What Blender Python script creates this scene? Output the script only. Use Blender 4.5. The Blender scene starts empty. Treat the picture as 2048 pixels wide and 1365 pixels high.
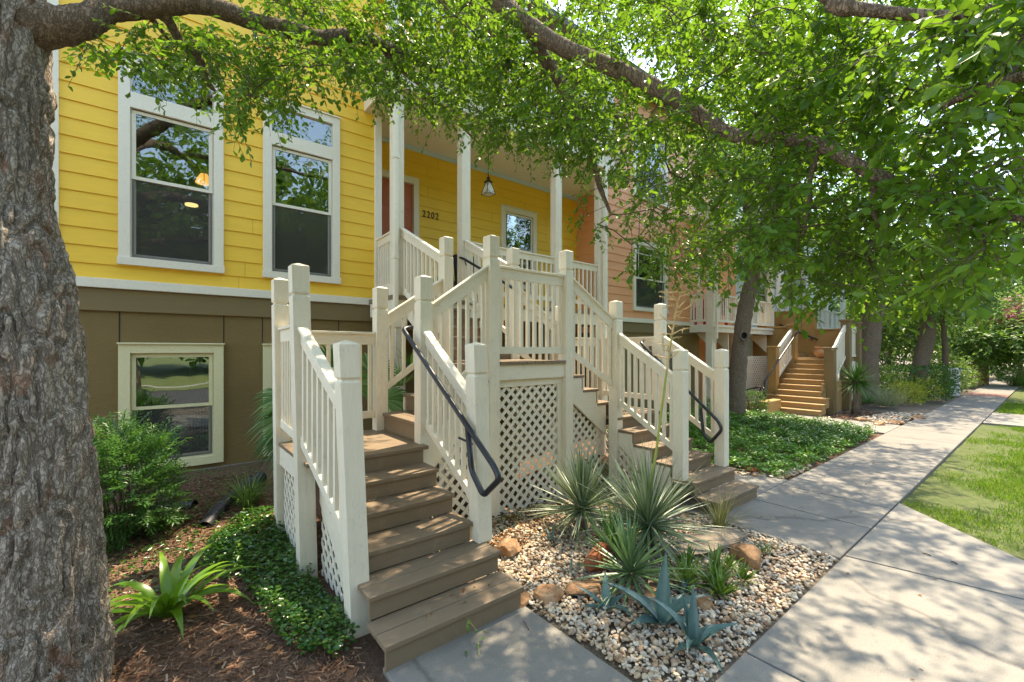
import bpy, bmesh, math, random
import numpy as np
from mathutils import Vector, Matrix, noise as mnoise
random.seed(7); rng=np.random.default_rng(11)
SC=bpy.context.scene; COL=SC.collection
# ------------------------------------------------------------------ camera
FPX=876.; YAW=math.radians(51.24); H=1.95; HOR=700.
Fw=(math.cos(YAW),math.sin(YAW)); Rt=(math.sin(YAW),-math.cos(YAW))
cam=bpy.data.cameras.new('camera'); co=bpy.data.objects.new('camera',cam); COL.objects.link(co)
cam.sensor_width=36; cam.lens=FPX/2048*36; cam.shift_y=(HOR-682.5)/2048; cam.clip_start=.05; cam.clip_end=1500
co.location=(0,0,H); co.rotation_euler=(math.pi/2,0,-math.atan2(Fw[0],Fw[1])); SC.camera=co
def at(px,py,dep):
    """world point seen at photo pixel (px,py) at a distance dep along the view"""
    u=(px-1024)/FPX; v=(HOR-py)/FPX
    return Vector((dep*(Fw[0]+u*Rt[0]),dep*(Fw[1]+u*Rt[1]),H+dep*v))
def proj_np(P):
    dep=P[:,0]*Fw[0]+P[:,1]*Fw[1]; lat=P[:,0]*Rt[0]+P[:,1]*Rt[1]
    d=np.maximum(dep,1e-3)
    return 1024+FPX*lat/d, HOR-FPX*(P[:,2]-H)/d, dep
# ------------------------------------------------------------------ materials
def nodes(name):
    m=bpy.data.materials.new(name); m.use_nodes=True; nt=m.node_tree; nt.nodes.clear()
    out=nt.nodes.new('ShaderNodeOutputMaterial'); return m,nt,out
def N(nt,t,**k):
    n=nt.nodes.new(t)
    for a,b in k.items():
        if a in n.inputs.keys(): n.inputs[a].default_value=b
        else: setattr(n,a,b)
    return n
def pos(nt,scale=(1,1,1)):
    g=N(nt,'ShaderNodeNewGeometry'); mp=N(nt,'ShaderNodeMapping'); mp.inputs['Scale'].default_value=scale
    nt.links.new(g.outputs['Position'],mp.inputs['Vector']); return mp.outputs['Vector']
def noise(nt,vec,scale,detail=4,rough=.55):
    n=N(nt,'ShaderNodeTexNoise'); n.inputs['Scale'].default_value=scale; n.inputs['Detail'].default_value=detail; n.inputs['Roughness'].default_value=rough
    nt.links.new(vec,n.inputs['Vector']); return n.outputs['Fac']
def ramp(nt,fac,stops):
    r=N(nt,'ShaderNodeValToRGB'); e=r.color_ramp.elements
    while len(e)<len(stops): e.new(.5)
    for k,(p,c) in enumerate(stops): e[k].position=p; e[k].color=(*c,1) if len(c)==3 else c
    nt.links.new(fac,r.inputs['Fac']); return r.outputs['Color']
def mixc(nt,fac,a,b,mode='MIX'):
    m=N(nt,'ShaderNodeMix'); m.data_type='RGBA'; m.blend_type=mode
    for i,v in ((0,fac),(6,a),(7,b)):
        if hasattr(v,'links'): nt.links.new(v,m.inputs[i])
        else: m.inputs[i].default_value=v if i==0 else ((*v,1) if len(v)==3 else v)
    return m.outputs[2]
def bump(nt,h,strength,dist):
    b=N(nt,'ShaderNodeBump'); b.inputs['Strength'].default_value=strength; b.inputs['Distance'].default_value=dist
    nt.links.new(h,b.inputs['Height']); return b.outputs['Normal']
def sc(c,k): return tuple(min(1,x*k) for x in c)
def paint(name,col,rough=.55,grain=(6,6,60),gstr=.25,gdist=.004,var=.12,dirt=None,dirtamt=.35,spec=.35):
    """painted surface: slow tone drift, fine grain bump, optional dirt patches"""
    m,nt,out=nodes(name); b=N(nt,'ShaderNodeBsdfPrincipled'); b.inputs['Roughness'].default_value=rough; b.inputs['Specular IOR Level'].default_value=spec
    n1=noise(nt,pos(nt),1.3,5); n2=noise(nt,pos(nt,grain),1.0,6,.65)
    c=ramp(nt,n1,[(.3,sc(col,1-var)),(.7,sc(col,1+var*.6))])
    c=mixc(nt,.5,c,ramp(nt,n2,[(.3,sc(col,.88)),(.7,sc(col,1.08))]))
    if dirt:
        nk=noise(nt,pos(nt,tuple(g_*1.6 for g_ in grain)),1.0,3,.5); ck=N(nt,'ShaderNodeMath',operation='SUBTRACT'); ck.inputs[1].default_value=.5; nt.links.new(nk,ck.inputs[0]); ca=N(nt,'ShaderNodeMath',operation='ABSOLUTE'); nt.links.new(ck.outputs[0],ca.inputs[0]); nm=noise(nt,pos(nt),5.5,4); th=ramp(nt,ca.outputs[0],[(0,(1,1,1)),(.012,(0,0,0))]); fm=mixc(nt,1.,th,ramp(nt,nm,[(.52,(0,0,0)),(.62,(.7,.7,.7))]),'MULTIPLY'); c=mixc(nt,fm,c,sc(dirt,.55))
        n3=noise(nt,pos(nt,(1,1,.6)),9,7,.7)
        f=ramp(nt,n3,[(.55,(0,0,0)),(.78,(dirtamt,)*3)]); c=mixc(nt,f,c,dirt)
    nt.links.new(c,b.inputs['Base Color']); nt.links.new(bump(nt,n2,gstr,gdist),b.inputs['Normal'])
    nt.links.new(b.outputs[0],out.inputs[0]); return m
def simple(name,col,rough=.5,metal=0,spec=.5):
    m,nt,out=nodes(name); b=N(nt,'ShaderNodeBsdfPrincipled'); b.inputs['Roughness'].default_value=rough; b.inputs['Metallic'].default_value=metal
    b.inputs['Specular IOR Level'].default_value=spec
    n=noise(nt,pos(nt),14,4); nt.links.new(ramp(nt,n,[(.3,sc(col,.88)),(.7,sc(col,1.1))]),b.inputs['Base Color'])
    nt.links.new(b.outputs[0],out.inputs[0]); return m
def leafmat(name,cols,trans,rough=.45,tmix=.42,spec=.35,mottle=False):
    """leaf: colour picked per leaf from the attribute rnd, part of the light passes through"""
    m,nt,out=nodes(name); b=N(nt,'ShaderNodeBsdfPrincipled'); b.inputs['Roughness'].default_value=rough; b.inputs['Specular IOR Level'].default_value=spec
    a=N(nt,'ShaderNodeAttribute'); a.attribute_name='rnd'
    n=len(cols); c=ramp(nt,a.outputs['Fac'],[(i/(n-1) if n>1 else 0,cols[i]) for i in range(n)])
    bl=noise(nt,pos(nt),26,5,.65); c=mixc(nt,ramp(nt,bl,[(.35,(.35,.35,.35)),(.65,(0,0,0))]),c,(.02,.045,.012)) if mottle else c
    nt.links.new(c,b.inputs['Base Color'])
    t=N(nt,'ShaderNodeBsdfTranslucent'); tc=mixc(nt,.6,c,trans); nt.links.new(tc,t.inputs['Color'])
    mx=N(nt,'ShaderNodeMixShader'); mx.inputs[0].default_value=tmix
    nt.links.new(b.outputs[0],mx.inputs[1]); nt.links.new(t.outputs[0],mx.inputs[2]); nt.links.new(mx.outputs[0],out.inputs[0]); return m
def glassmat(name,tint=(.55,.6,.58),base=.14):
    m,nt,out=nodes(name); t=N(nt,'ShaderNodeBsdfTransparent'); t.inputs['Color'].default_value=(*tint,1)
    g=N(nt,'ShaderNodeBsdfGlossy'); g.inputs['Roughness'].default_value=.01; g.inputs['Color'].default_value=(.9,.95,.95,1)
    lw=N(nt,'ShaderNodeFresnel'); lw.inputs['IOR'].default_value=1.5
    ad=N(nt,'ShaderNodeMath',operation='MULTIPLY_ADD'); ad.inputs[1].default_value=1.1; ad.inputs[2].default_value=base; ad.use_clamp=True
    nt.links.new(lw.outputs[0],ad.inputs[0])
    # old float glass is never quite flat
    nn=noise(nt,pos(nt),1.7,2); bn=bump(nt,nn,.12,.02); nt.links.new(bn,g.inputs['Normal'])
    mx=N(nt,'ShaderNodeMixShader'); nt.links.new(ad.outputs[0],mx.inputs[0]); nt.links.new(t.outputs[0],mx.inputs[1]); nt.links.new(g.outputs[0],mx.inputs[2])
    nt.links.new(mx.outputs[0],out.inputs[0]); return m
def emit(name,col,s):
    m,nt,out=nodes(name); e=N(nt,'ShaderNodeEmission'); e.inputs[0].default_value=(*col,1); e.inputs[1].default_value=s
    nt.links.new(e.outputs[0],out.inputs[0]); return m
def barkmat(name,c0,c1,c2,scale=1.,lich=.5):
    m,nt,out=nodes(name); b=N(nt,'ShaderNodeBsdfPrincipled'); b.inputs['Roughness'].default_value=.9; b.inputs['Specular IOR Level'].default_value=.15
    # ragged vertical plates split by fissures that follow warped noise valleys
    g=N(nt,'ShaderNodeNewGeometry'); nz=N(nt,'ShaderNodeTexNoise'); nz.inputs['Scale'].default_value=11*scale; nz.inputs['Detail'].default_value=6
    nt.links.new(g.outputs['Position'],nz.inputs['Vector'])
    wv=N(nt,'ShaderNodeVectorMath',operation='MULTIPLY_ADD'); wv.inputs[1].default_value=(.05/scale,)*3
    nt.links.new(nz.outputs['Color'],wv.inputs[0]); nt.links.new(g.outputs['Position'],wv.inputs[2])
    def fis(sz,k,det):
        mp=N(nt,'ShaderNodeMapping'); mp.inputs['Scale'].default_value=(1,1,sz); nt.links.new(wv.outputs[0],mp.inputs['Vector'])
        n=noise(nt,mp.outputs[0],k*scale,det,.6); s=N(nt,'ShaderNodeMath',operation='SUBTRACT'); s.inputs[1].default_value=.5; nt.links.new(n,s.inputs[0])
        a=N(nt,'ShaderNodeMath',operation='ABSOLUTE'); nt.links.new(s.outputs[0],a.inputs[0]); return a.outputs[0]
    f1=ramp(nt,fis(.22,26,3),[(0,(0,0,0)),(.055,(1,1,1))]); f2=ramp(nt,fis(.55,44,3),[(0,(.25,.25,.25)),(.05,(1,1,1))])
    crack=mixc(nt,1.,f1,f2,'MULTIPLY')
    fine=noise(nt,pos(nt,(1,1,.5)),95*scale,8,.75); big=noise(nt,pos(nt,(1,1,.45)),5.5,6,.65)
    c=ramp(nt,fine,[(.32,c0),(.68,c1)]); c=mixc(nt,crack,sc(c0,.72),c)
    pat=ramp(nt,big,[(.55,(0,0,0)),(.66,(lich,)*3)]); c=mixc(nt,pat,c,c2)
    nt.links.new(c,b.inputs['Base Color'])
    hh=N(nt,'ShaderNodeMath',operation='MULTIPLY_ADD'); hh.inputs[1].default_value=.45; nt.links.new(fine,hh.inputs[0]); nt.links.new(crack,hh.inputs[2])
    nt.links.new(bump(nt,hh.outputs[0],.8,.014/scale),b.inputs['Normal'])
    nt.links.new(b.outputs[0],out.inputs[0]); return m
def soil(name,c0,c1,c2,scale=14,dist=.03):
    m,nt,out=nodes(name); b=N(nt,'ShaderNodeBsdfPrincipled'); b.inputs['Roughness'].default_value=.95; b.inputs['Specular IOR Level'].default_value=.1
    a=noise(nt,pos(nt),scale,8,.7); d=noise(nt,pos(nt),1.1,5)
    c=ramp(nt,a,[(.3,c0),(.55,c1),(.75,c2)]); c=mixc(nt,ramp(nt,d,[(.35,(0,0,0)),(.7,(.45,)*3)]),c,sc(c0,.8))
    nt.links.new(c,b.inputs['Base Color']); nt.links.new(bump(nt,a,.8,dist),b.inputs['Normal']); nt.links.new(b.outputs[0],out.inputs[0]); return m
def concrete(name,col):
    m,nt,out=nodes(name); b=N(nt,'ShaderNodeBsdfPrincipled'); b.inputs['Roughness'].default_value=.9; b.inputs['Specular IOR Level'].default_value=.2
    a=noise(nt,pos(nt),120,4,.7); d=noise(nt,pos(nt),1.4,7,.65); e=noise(nt,pos(nt,(2.2,.8,1)),2.6,8,.75)
    c=ramp(nt,d,[(.3,sc(col,.72)),(.5,col),(.72,sc(col,1.12))])
    c=mixc(nt,ramp(nt,e,[(.5,(0,0,0)),(.75,(.55,)*3)]),c,sc((col[0]*.8,col[1]*.78,col[2]*.74),.7))
    c=mixc(nt,.45,c,ramp(nt,a,[(.35,sc(col,.66)),(.65,sc(col,1.28))]))
    sp=noise(nt,pos(nt),11,5,.7); c=mixc(nt,ramp(nt,sp,[(.60,(0,0,0)),(.70,(.5,.5,.5))]),c,sc(col,.52))
    vo=N(nt,'ShaderNodeTexVoronoi'); vo.feature='DISTANCE_TO_EDGE'; vo.inputs['Scale'].default_value=.17; wn_=N(nt,'ShaderNodeTexNoise'); wn_.inputs['Scale'].default_value=3.; wn_.inputs['Detail'].default_value=6; nt.links.new(pos(nt),wn_.inputs['Vector']); wm=N(nt,'ShaderNodeVectorMath',operation='MULTIPLY_ADD'); wm.inputs[1].default_value=(.25,.25,.25); nt.links.new(wn_.outputs['Color'],wm.inputs[0]); nt.links.new(pos(nt),wm.inputs[2]); nt.links.new(wm.outputs[0],vo.inputs['Vector']); c=mixc(nt,ramp(nt,vo.outputs['Distance'],[(0,(.5,.5,.5)),(.0016,(0,0,0))]),c,sc(col,.3))
    nt.links.new(c,b.inputs['Base Color']); nt.links.new(bump(nt,a,.35,.003),b.inputs['Normal']); nt.links.new(b.outputs[0],out.inputs[0]); return m
def stucco(name,col):
    m,nt,out=nodes(name); b=N(nt,'ShaderNodeBsdfPrincipled'); b.inputs['Roughness'].default_value=.6; b.inputs['Specular IOR Level'].default_value=.3
    a=noise(nt,pos(nt,(1,1,1.7)),17,6,.62); d=noise(nt,pos(nt),.9,4); mu=N(nt,'ShaderNodeTexMusgrave') if False else None
    c=ramp(nt,d,[(.3,sc(col,.88)),(.7,sc(col,1.1))])
    nt.links.new(c,b.inputs['Base Color'])
    r=ramp(nt,a,[(.42,(0,0,0)),(.58,(1,1,1))]); nt.links.new(bump(nt,r,.30,.010),b.inputs['Normal']); nt.links.new(b.outputs[0],out.inputs[0]); return m
M={}
M['yellow']=paint('yellow_siding_paint',(.87,.54,.06),.5,(3,60,45),.3,.004,.07)
M['orange']=paint('orange_siding_paint',(.80,.37,.18),.5,(3,60,45),.3,.004,.07)
M['paleblue']=paint('pale_siding_paint',(.62,.68,.68),.5,(3,60,45),.3,.004,.07)
M['trim']=paint('trim_paint',(.76,.71,.58),.45,(30,30,30),.15,.002,.05)
M['cream']=paint('cream_wood_paint',(.74,.67,.53),.5,(55,55,5),.35,.003,.06,dirt=(.36,.31,.22),dirtamt=.3)
M['creamh']=paint('cream_rail_paint',(.74,.67,.53),.5,(6,6,60),.3,.003,.06,dirt=(.36,.31,.22),dirtamt=.25)
M['paleyellow']=paint('pale_yellow_trim_paint',(.72,.66,.40),.45,(30,30,30),.15,.002,.05)
M['tread']=paint('brown_deck_paint',(.205,.146,.092),.5,(5,70,70),.35,.004,.14,dirt=(.33,.25,.17),dirtamt=.5,spec=.4)
M['olive']=stucco('olive_stucco',(.205,.138,.052))
M['olivesm']=paint('olive_board_paint',(.205,.148,.068),.5,(4,40,40),.25,.003,.06)
M['tan']=stucco('tan_stucco',(.36,.215,.075))
M['tantread']=paint('tan_tread_paint',(.38,.235,.10),.5,(40,5,40),.3,.003,.1)
M['tandark']=paint('tan_pillar_paint',(.20,.135,.06),.55,(40,40,6),.25,.003,.08)
M['ceil']=paint('ceiling_paint',(.83,.80,.69),.5,(30,30,30),.1,.002,.04)
M['palebluetrim']=paint('light_blue_trim_paint',(.55,.68,.72),.5,(30,30,30),.1,.002,.04)
M['door']=paint('terracotta_door_paint',(.46,.125,.055),.4,(50,50,5),.2,.002,.06)
M['metal']=simple('black_rail_paint',(.012,.014,.019),.36,0,.5)
M['dark']=simple('dark_void',(.02,.02,.02),.9)
M['inner']=simple('interior_wall_paint',(.10,.085,.07),.8)
M['blind']=simple('blind_slats',(.5,.5,.46),.5)
M['curtain']=simple('grey_green_curtain',(.15,.18,.15),.9)
M['glass']=glassmat('window_glass',(.62,.66,.63),.10); M['glass2']=glassmat('lower_window_glass',(.45,.52,.47),.26)
def screenmat(name):
    m,nt,out=nodes(name); t=N(nt,'ShaderNodeBsdfTransparent'); d=N(nt,'ShaderNodeBsdfDiffuse'); d.inputs[0].default_value=(.11,.105,.10,1); mx=N(nt,'ShaderNodeMixShader'); mx.inputs[0].default_value=.22
    nt.links.new(t.outputs[0],mx.inputs[1]); nt.links.new(d.outputs[0],mx.inputs[2]); nt.links.new(mx.outputs[0],out.inputs[0]); return m
M['mesh']=screenmat('insect_screen_mesh')
M['screen']=simple('insect_screen_frame',(.16,.15,.135),.6)
M['concrete']=concrete('concrete',(.222,.208,.180)); M['concrete2']=concrete('concrete_grey',(.205,.190,.162))
M['asphalt']=soil('asphalt',(.035,.035,.035),(.05,.05,.05),(.07,.07,.07),60,.004)
M['mulch']=soil('mulch_soil',(.085,.050,.033),(.175,.105,.068),(.27,.175,.115),30,.03)
M['dirt']=soil('bare_dirt',(.12,.095,.07),(.20,.165,.125),(.28,.235,.18),20,.02)
M['gravelbase']=soil('gravel_bed_soil',(.10,.075,.05),(.22,.17,.12),(.34,.28,.21),40,.03)
M['lawn']=soil('lawn_soil',(.06,.085,.025),(.10,.12,.045),(.18,.15,.09),9,.03)
M['bark']=barkmat('grey_brown_bark',(.25,.20,.155),(.53,.465,.395),(.30,.14,.075),1.,.7)
M['bark2']=barkmat('brown_bark',(.18,.125,.088),(.36,.275,.205),(.22,.15,.10),1.3,.4)
M['twig']=simple('twig_bark',(.085,.058,.04),.9)
M['leaf1']=leafmat('elm_leaf',[(.026,.080,.010),(.048,.125,.013),(.085,.180,.016),(.155,.25,.020)],(.30,.54,.035),.38,.44)
M['leaf2']=leafmat('dark_oak_leaf',[(.018,.062,.014),(.030,.090,.018),(.050,.13,.022)],(.16,.36,.04),.45,.38)
M['leaf3']=leafmat('far_leaf',[(.045,.105,.022),(.08,.16,.03),(.14,.22,.045)],(.28,.48,.07),.5,.35)
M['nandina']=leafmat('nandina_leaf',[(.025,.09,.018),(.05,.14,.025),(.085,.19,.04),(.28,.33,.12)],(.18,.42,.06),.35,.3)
M['vine']=leafmat('glossy_vine_leaf',[(.016,.072,.010),(.028,.105,.012),(.058,.15,.014),(.15,.23,.018)],(.16,.38,.03),.28,.25,.6)
M['cover']=leafmat('bright_cover_leaf',[(.030,.115,.012),(.05,.165,.016),(.08,.22,.02),(.12,.27,.025)],(.20,.45,.03),.4,.3)
M['yshrub']=leafmat('yellow_shrub_leaf',[(.26,.34,.04),(.42,.46,.05),(.60,.58,.09)],(.5,.6,.05),.4,.35)
M['lily']=leafmat('strap_leaf',[(.06,.15,.010),(.10,.215,.014),(.15,.27,.02)],(.25,.5,.03),.32,.25,.5)
M['yucca']=leafmat('yucca_leaf',[(.085,.15,.060),(.15,.22,.10),(.26,.31,.19),(.46,.48,.36)],(.25,.4,.12),.38,.1,.5)
M['yucca3']=leafmat('soft_yucca_leaf',[(.08,.17,.07),(.13,.23,.09),(.18,.28,.12)],(.25,.45,.1),.36,.12,.5,True)
M['yuccag']=leafmat('green_yucca_leaf',[(.03,.10,.015),(.06,.17,.02),(.16,.26,.09)],(.2,.45,.05),.4,.15,.5)
M['agave']=leafmat('blue_agave_leaf',[(.045,.105,.10),(.075,.155,.145),(.14,.225,.20)],(.1,.25,.2),.42,.05,.45,True)
M['aloe']=leafmat('aloe_leaf',[(.07,.155,.022),(.12,.22,.03),(.20,.29,.05)],(.25,.42,.04),.38,.1,.5,True)
M['drygrass']=leafmat('dry_grass_blade',[(.10,.15,.03),(.25,.23,.07),(.42,.35,.14)],(.3,.35,.1),.5,.25)
M['palegrass']=leafmat('pale_grass_blade',[(.20,.24,.12),(.34,.36,.2),(.46,.46,.3)],(.4,.45,.2),.5,.3)
M['grass']=leafmat('lawn_blade',[(.045,.12,.010),(.085,.19,.015),(.14,.25,.02),(.26,.27,.06)],(.3,.5,.03),.45,.3)
M['tuft']=leafmat('tuft_blade',[(.05,.13,.02),(.10,.2,.04),(.2,.26,.08)],(.25,.4,.05),.45,.25)
M['chip']=leafmat('mulch_chip',[(.07,.036,.022),(.16,.082,.048),(.27,.155,.095),(.46,.33,.22)],(.1,.05,.03),.9,.0,.1)
M['litter']=leafmat('fallen_leaf',[(.13,.055,.022),(.24,.12,.045),(.34,.2,.09)],(.3,.15,.05),.8,.1,.1)
M['pebble']=leafmat('river_pebble',[(.20,.115,.07),(.34,.21,.12),(.41,.29,.18),(.47,.37,.25),(.51,.43,.32),(.40,.36,.30),(.57,.51,.41),(.31,.21,.14)],(.1,.1,.1),.55,.0,.3)
M['redblossom']=leafmat('pink_blossom',[(.40,.13,.15),(.5,.2,.21),(.10,.15,.05)],(.5,.1,.1),.6,.3)
M['stalk']=simple('yucca_stalk_green',(.30,.34,.06),.5); M['stalkdry']=simple('dry_stalk',(.62,.44,.22),.7)
M['redrock']=soil('red_sandstone',(.20,.065,.03),(.30,.11,.055),(.36,.17,.09),7,.02)
M['tanrock']=soil('tan_sandstone',(.22,.11,.055),(.38,.23,.13),(.50,.37,.24),8,.03)
M['greyrock']=soil('grey_slab_stone',(.17,.13,.095),(.26,.21,.155),(.33,.28,.22),6,.02)
M['pipe']=simple('black_corrugated_plastic',(.018,.018,.02),.45)
M['pot']=paint('terracotta_pot',(.55,.29,.14),.6,(20,20,20),.2,.003,.15)
M['bluepot']=simple('blue_glazed_pot',(.01,.04,.22),.25)
M['redchair']=simple('red_chair_paint',(.42,.02,.03),.45)
M['white']=simple('white_paint',(.78,.78,.76),.5)
M['bronze']=simple('dark_bronze',(.03,.022,.016),.4,.6)
M['frost']=simple('frosted_glass',(.75,.73,.66),.25)
M['lampglow']=emit('warm_lamp_glow',(1,.50,.14),.55)
M['canlight']=emit('recessed_light_glow',(1,.66,.32),1.2)
M['roof']=soil('roof_shingle',(.10,.09,.08),(.15,.135,.12),(.2,.18,.16),22,.02)
M['brick']=simple('brick_path',(.30,.13,.09),.8)
# ------------------------------------------------------------------ mesh helpers
class MB:
    def __init__(s): s.v=[]; s.f=[]; s.m=[]
    def add(s,V,F,mi=0):
        o=len(s.v); s.v+= [tuple(x) for x in V]; s.f+=[tuple(i+o for i in q) for q in F]; s.m+=[mi]*len(F); return s
    def hexa(s,V,mi=0):   # 8 verts: bottom 0-3 ccw, top 4-7
        return s.add(V,[(3,2,1,0),(4,5,6,7),(0,1,5,4),(1,2,6,5),(2,3,7,6),(3,0,4,7)],mi)
    def box(s,x0,x1,y0,y1,z0,z1,mi=0):
        return s.hexa([(x0,y0,z0),(x1,y0,z0),(x1,y1,z0),(x0,y1,z0),(x0,y0,z1),(x1,y0,z1),(x1,y1,z1),(x0,y1,z1)],mi)
    def shear(s,p0,p1,w,zl0,zh0,zl1,zh1,off=0,mi=0):
        """board from p0 to p1 (xy), width w, low/high z at each end: vertical ends, sloping top"""
        d=Vector((p1[0]-p0[0],p1[1]-p0[1])); d.normalize(); n=Vector((-d.y,d.x)); a=n*(off-w/2); b=n*(off+w/2)
        return s.hexa([(p0[0]+a.x,p0[1]+a.y,zl0),(p1[0]+a.x,p1[1]+a.y,zl1),(p1[0]+b.x,p1[1]+b.y,zl1),(p0[0]+b.x,p0[1]+b.y,zl0),
                       (p0[0]+a.x,p0[1]+a.y,zh0),(p1[0]+a.x,p1[1]+a.y,zh1),(p1[0]+b.x,p1[1]+b.y,zh1),(p0[0]+b.x,p0[1]+b.y,zh0)],mi)
    def prism(s,poly,axis,a,b,mi=0):
        """2D polygon extruded along axis ('x','y','z') from a to b"""
        n=len(poly)
        P=(lambda u,v,t:(t,u,v)) if axis=='x' else ((lambda u,v,t:(u,t,v)) if axis=='y' else (lambda u,v,t:(u,v,t)))
        V=[P(u,v,a) for u,v in poly]+[P(u,v,b) for u,v in poly]
        F=[tuple(range(n))[::-1],tuple(range(n,2*n))]+[(i,(i+1)%n,n+(i+1)%n,n+i) for i in range(n)]
        return s.add(V,F,mi)
    def tube(s,pts,r,seg=10,cap=True,mi=0):
        pts=[Vector(p) for p in pts]; rs=r if isinstance(r,(list,tuple)) else [r]*len(pts)
        V=[];F=[];up=None
        for i,p in enumerate(pts):
            t=(pts[min(i+1,len(pts)-1)]-pts[max(i-1,0)]).normalized()
            if up is None: up=t.orthogonal().normalized()
            up=(up-t*up.dot(t)).normalized(); w=t.cross(up)
            for k in range(seg):
                a=2*math.pi*k/seg; V.append(p+(up*math.cos(a)+w*math.sin(a))*rs[i])
        for i in range(len(pts)-1):
            for k in range(seg):
                k2=(k+1)%seg; F.append((i*seg+k,i*seg+k2,(i+1)*seg+k2,(i+1)*seg+k))
        if cap: F.append(tuple(range(seg))[::-1]); F.append(tuple(range((len(pts)-1)*seg,len(pts)*seg)))
        return s.add(V,F,mi)
    def lathe(s,prof,c,seg=20,mi=0):
        V=[];F=[]
        for r,z in prof:
            for k in range(seg):
                a=2*math.pi*k/seg; V.append((c[0]+r*math.cos(a),c[1]+r*math.sin(a),c[2]+z))
        for i in range(len(prof)-1):
            for k in range(seg):
                k2=(k+1)%seg; F.append((i*seg+k,i*seg+k2,(i+1)*seg+k2,(i+1)*seg+k))
        F.append(tuple(range(seg))[::-1]); F.append(tuple(range((len(prof)-1)*seg,len(prof)*seg)))
        return s.add(V,F,mi)
    def build(s,name,mats,parent=None,smooth=False,bevel=0):
        me=bpy.data.meshes.new(name); me.from_pydata(s.v,[],s.f)
        mats=mats if isinstance(mats,(list,tuple)) else [mats]
        for m in mats: me.materials.append(M[m])
        me.polygons.foreach_set('material_index',s.m)
        if smooth: me.polygons.foreach_set('use_smooth',[True]*len(s.f))
        me.update()
        return link(name,me,parent,bevel)
def link(name,me,parent=None,bevel=0):
    o=bpy.data.objects.new(name,me); COL.objects.link(o)
    if parent is not None:
        o.parent=parent
        if parent.type=='EMPTY': o.matrix_parent_inverse=Matrix.Translation(-Vector(parent.location))
    if bevel:
        b=o.modifiers.new('bevel','BEVEL'); b.width=bevel; b.segments=2; b.limit_method='ANGLE'; b.angle_limit=math.radians(40)
    return o
def thing(name,label,cat,loc=(0,0,0),group=None):
    o=bpy.data.objects.new(name,None); COL.objects.link(o); o.location=loc; o.empty_display_size=.2
    return tag(o,label,cat,group)
def tag(o,label,cat,group=None,kind=None):
    o['label']=label; o['category']=cat
    if group: o['group']=group
    if kind: o['kind']=kind
    return o
def struct(o): o['kind']='structure'; return o
def stuff(o,label=None,cat=None):
    o['kind']='stuff'
    if label: o['label']=label; o['category']=cat
    return o
# fast numpy mesh: template copied n times
def npmesh(name,V,F,nper,mat,parent=None,rnd=None,smooth=False):
    """V (n*k,3) vertices; F list of template faces (indices into k); n copies"""
    k=nper; n=len(V)//k; me=bpy.data.meshes.new(name)
    me.vertices.add(n*k); me.vertices.foreach_set('co',np.ascontiguousarray(V,dtype=np.float32).ravel())
    sizes=np.array([len(f) for f in F]); flat=np.concatenate([np.array(f) for f in F])
    loops=(flat[None,:]+(np.arange(n)*k)[:,None]).ravel().astype(np.int32)
    tot=np.tile(sizes,n).astype(np.int32); st=np.concatenate([[0],np.cumsum(tot)[:-1]]).astype(np.int32)
    me.loops.add(len(loops)); me.loops.foreach_set('vertex_index',loops)
    me.polygons.add(len(tot)); me.polygons.foreach_set('loop_start',st); me.polygons.foreach_set('loop_total',tot)
    if smooth: me.polygons.foreach_set('use_smooth',np.ones(len(tot),dtype=bool))
    me.update(calc_edges=True); me.materials.append(M[mat])
    if rnd is not None:
        a=me.attributes.new('rnd','FLOAT','POINT'); a.data.foreach_set('value',np.repeat(rnd,k).astype(np.float32))
    return link(name,me,parent)
def unit(a): return a/np.maximum(np.linalg.norm(a,axis=1,keepdims=True),1e-9)
OVAL=(np.array([(0,0,0),(.22,.30,.05),(.55,.5,.08),(.84,.30,.02),(1,0,-.06),(.84,-.30,.02),(.55,-.5,.08),(.22,-.30,.05)]),[(0,1,2,3,4),(0,4,5,6,7)])
LANCE=(np.array([(0,0,0),(.35,.5,.05),(1,0,-.05),(.35,-.5,.05)]),[(0,1,2),(0,2,3)])
DIAM=(np.array([(0,0,0),(.5,.5,.06),(1,0,-.04),(.5,-.5,.06)]),[(0,1,2,3)])
def leaves(name,P,D,Nn,L,W,rnd,mat,parent=None,tmpl=OVAL):
    T,F=tmpl; D=unit(D); S=unit(np.cross(Nn,D)); Nn=np.cross(D,S)
    V=P[:,None,:]+L[:,None,None]*T[None,:,0:1]*D[:,None,:]+W[:,None,None]*T[None,:,1:2]*S[:,None,:]+L[:,None,None]*T[None,:,2:3]*Nn[:,None,:]*1.0
    return npmesh(name,V.reshape(-1,3),F,len(T),mat,parent,rnd)
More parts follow.
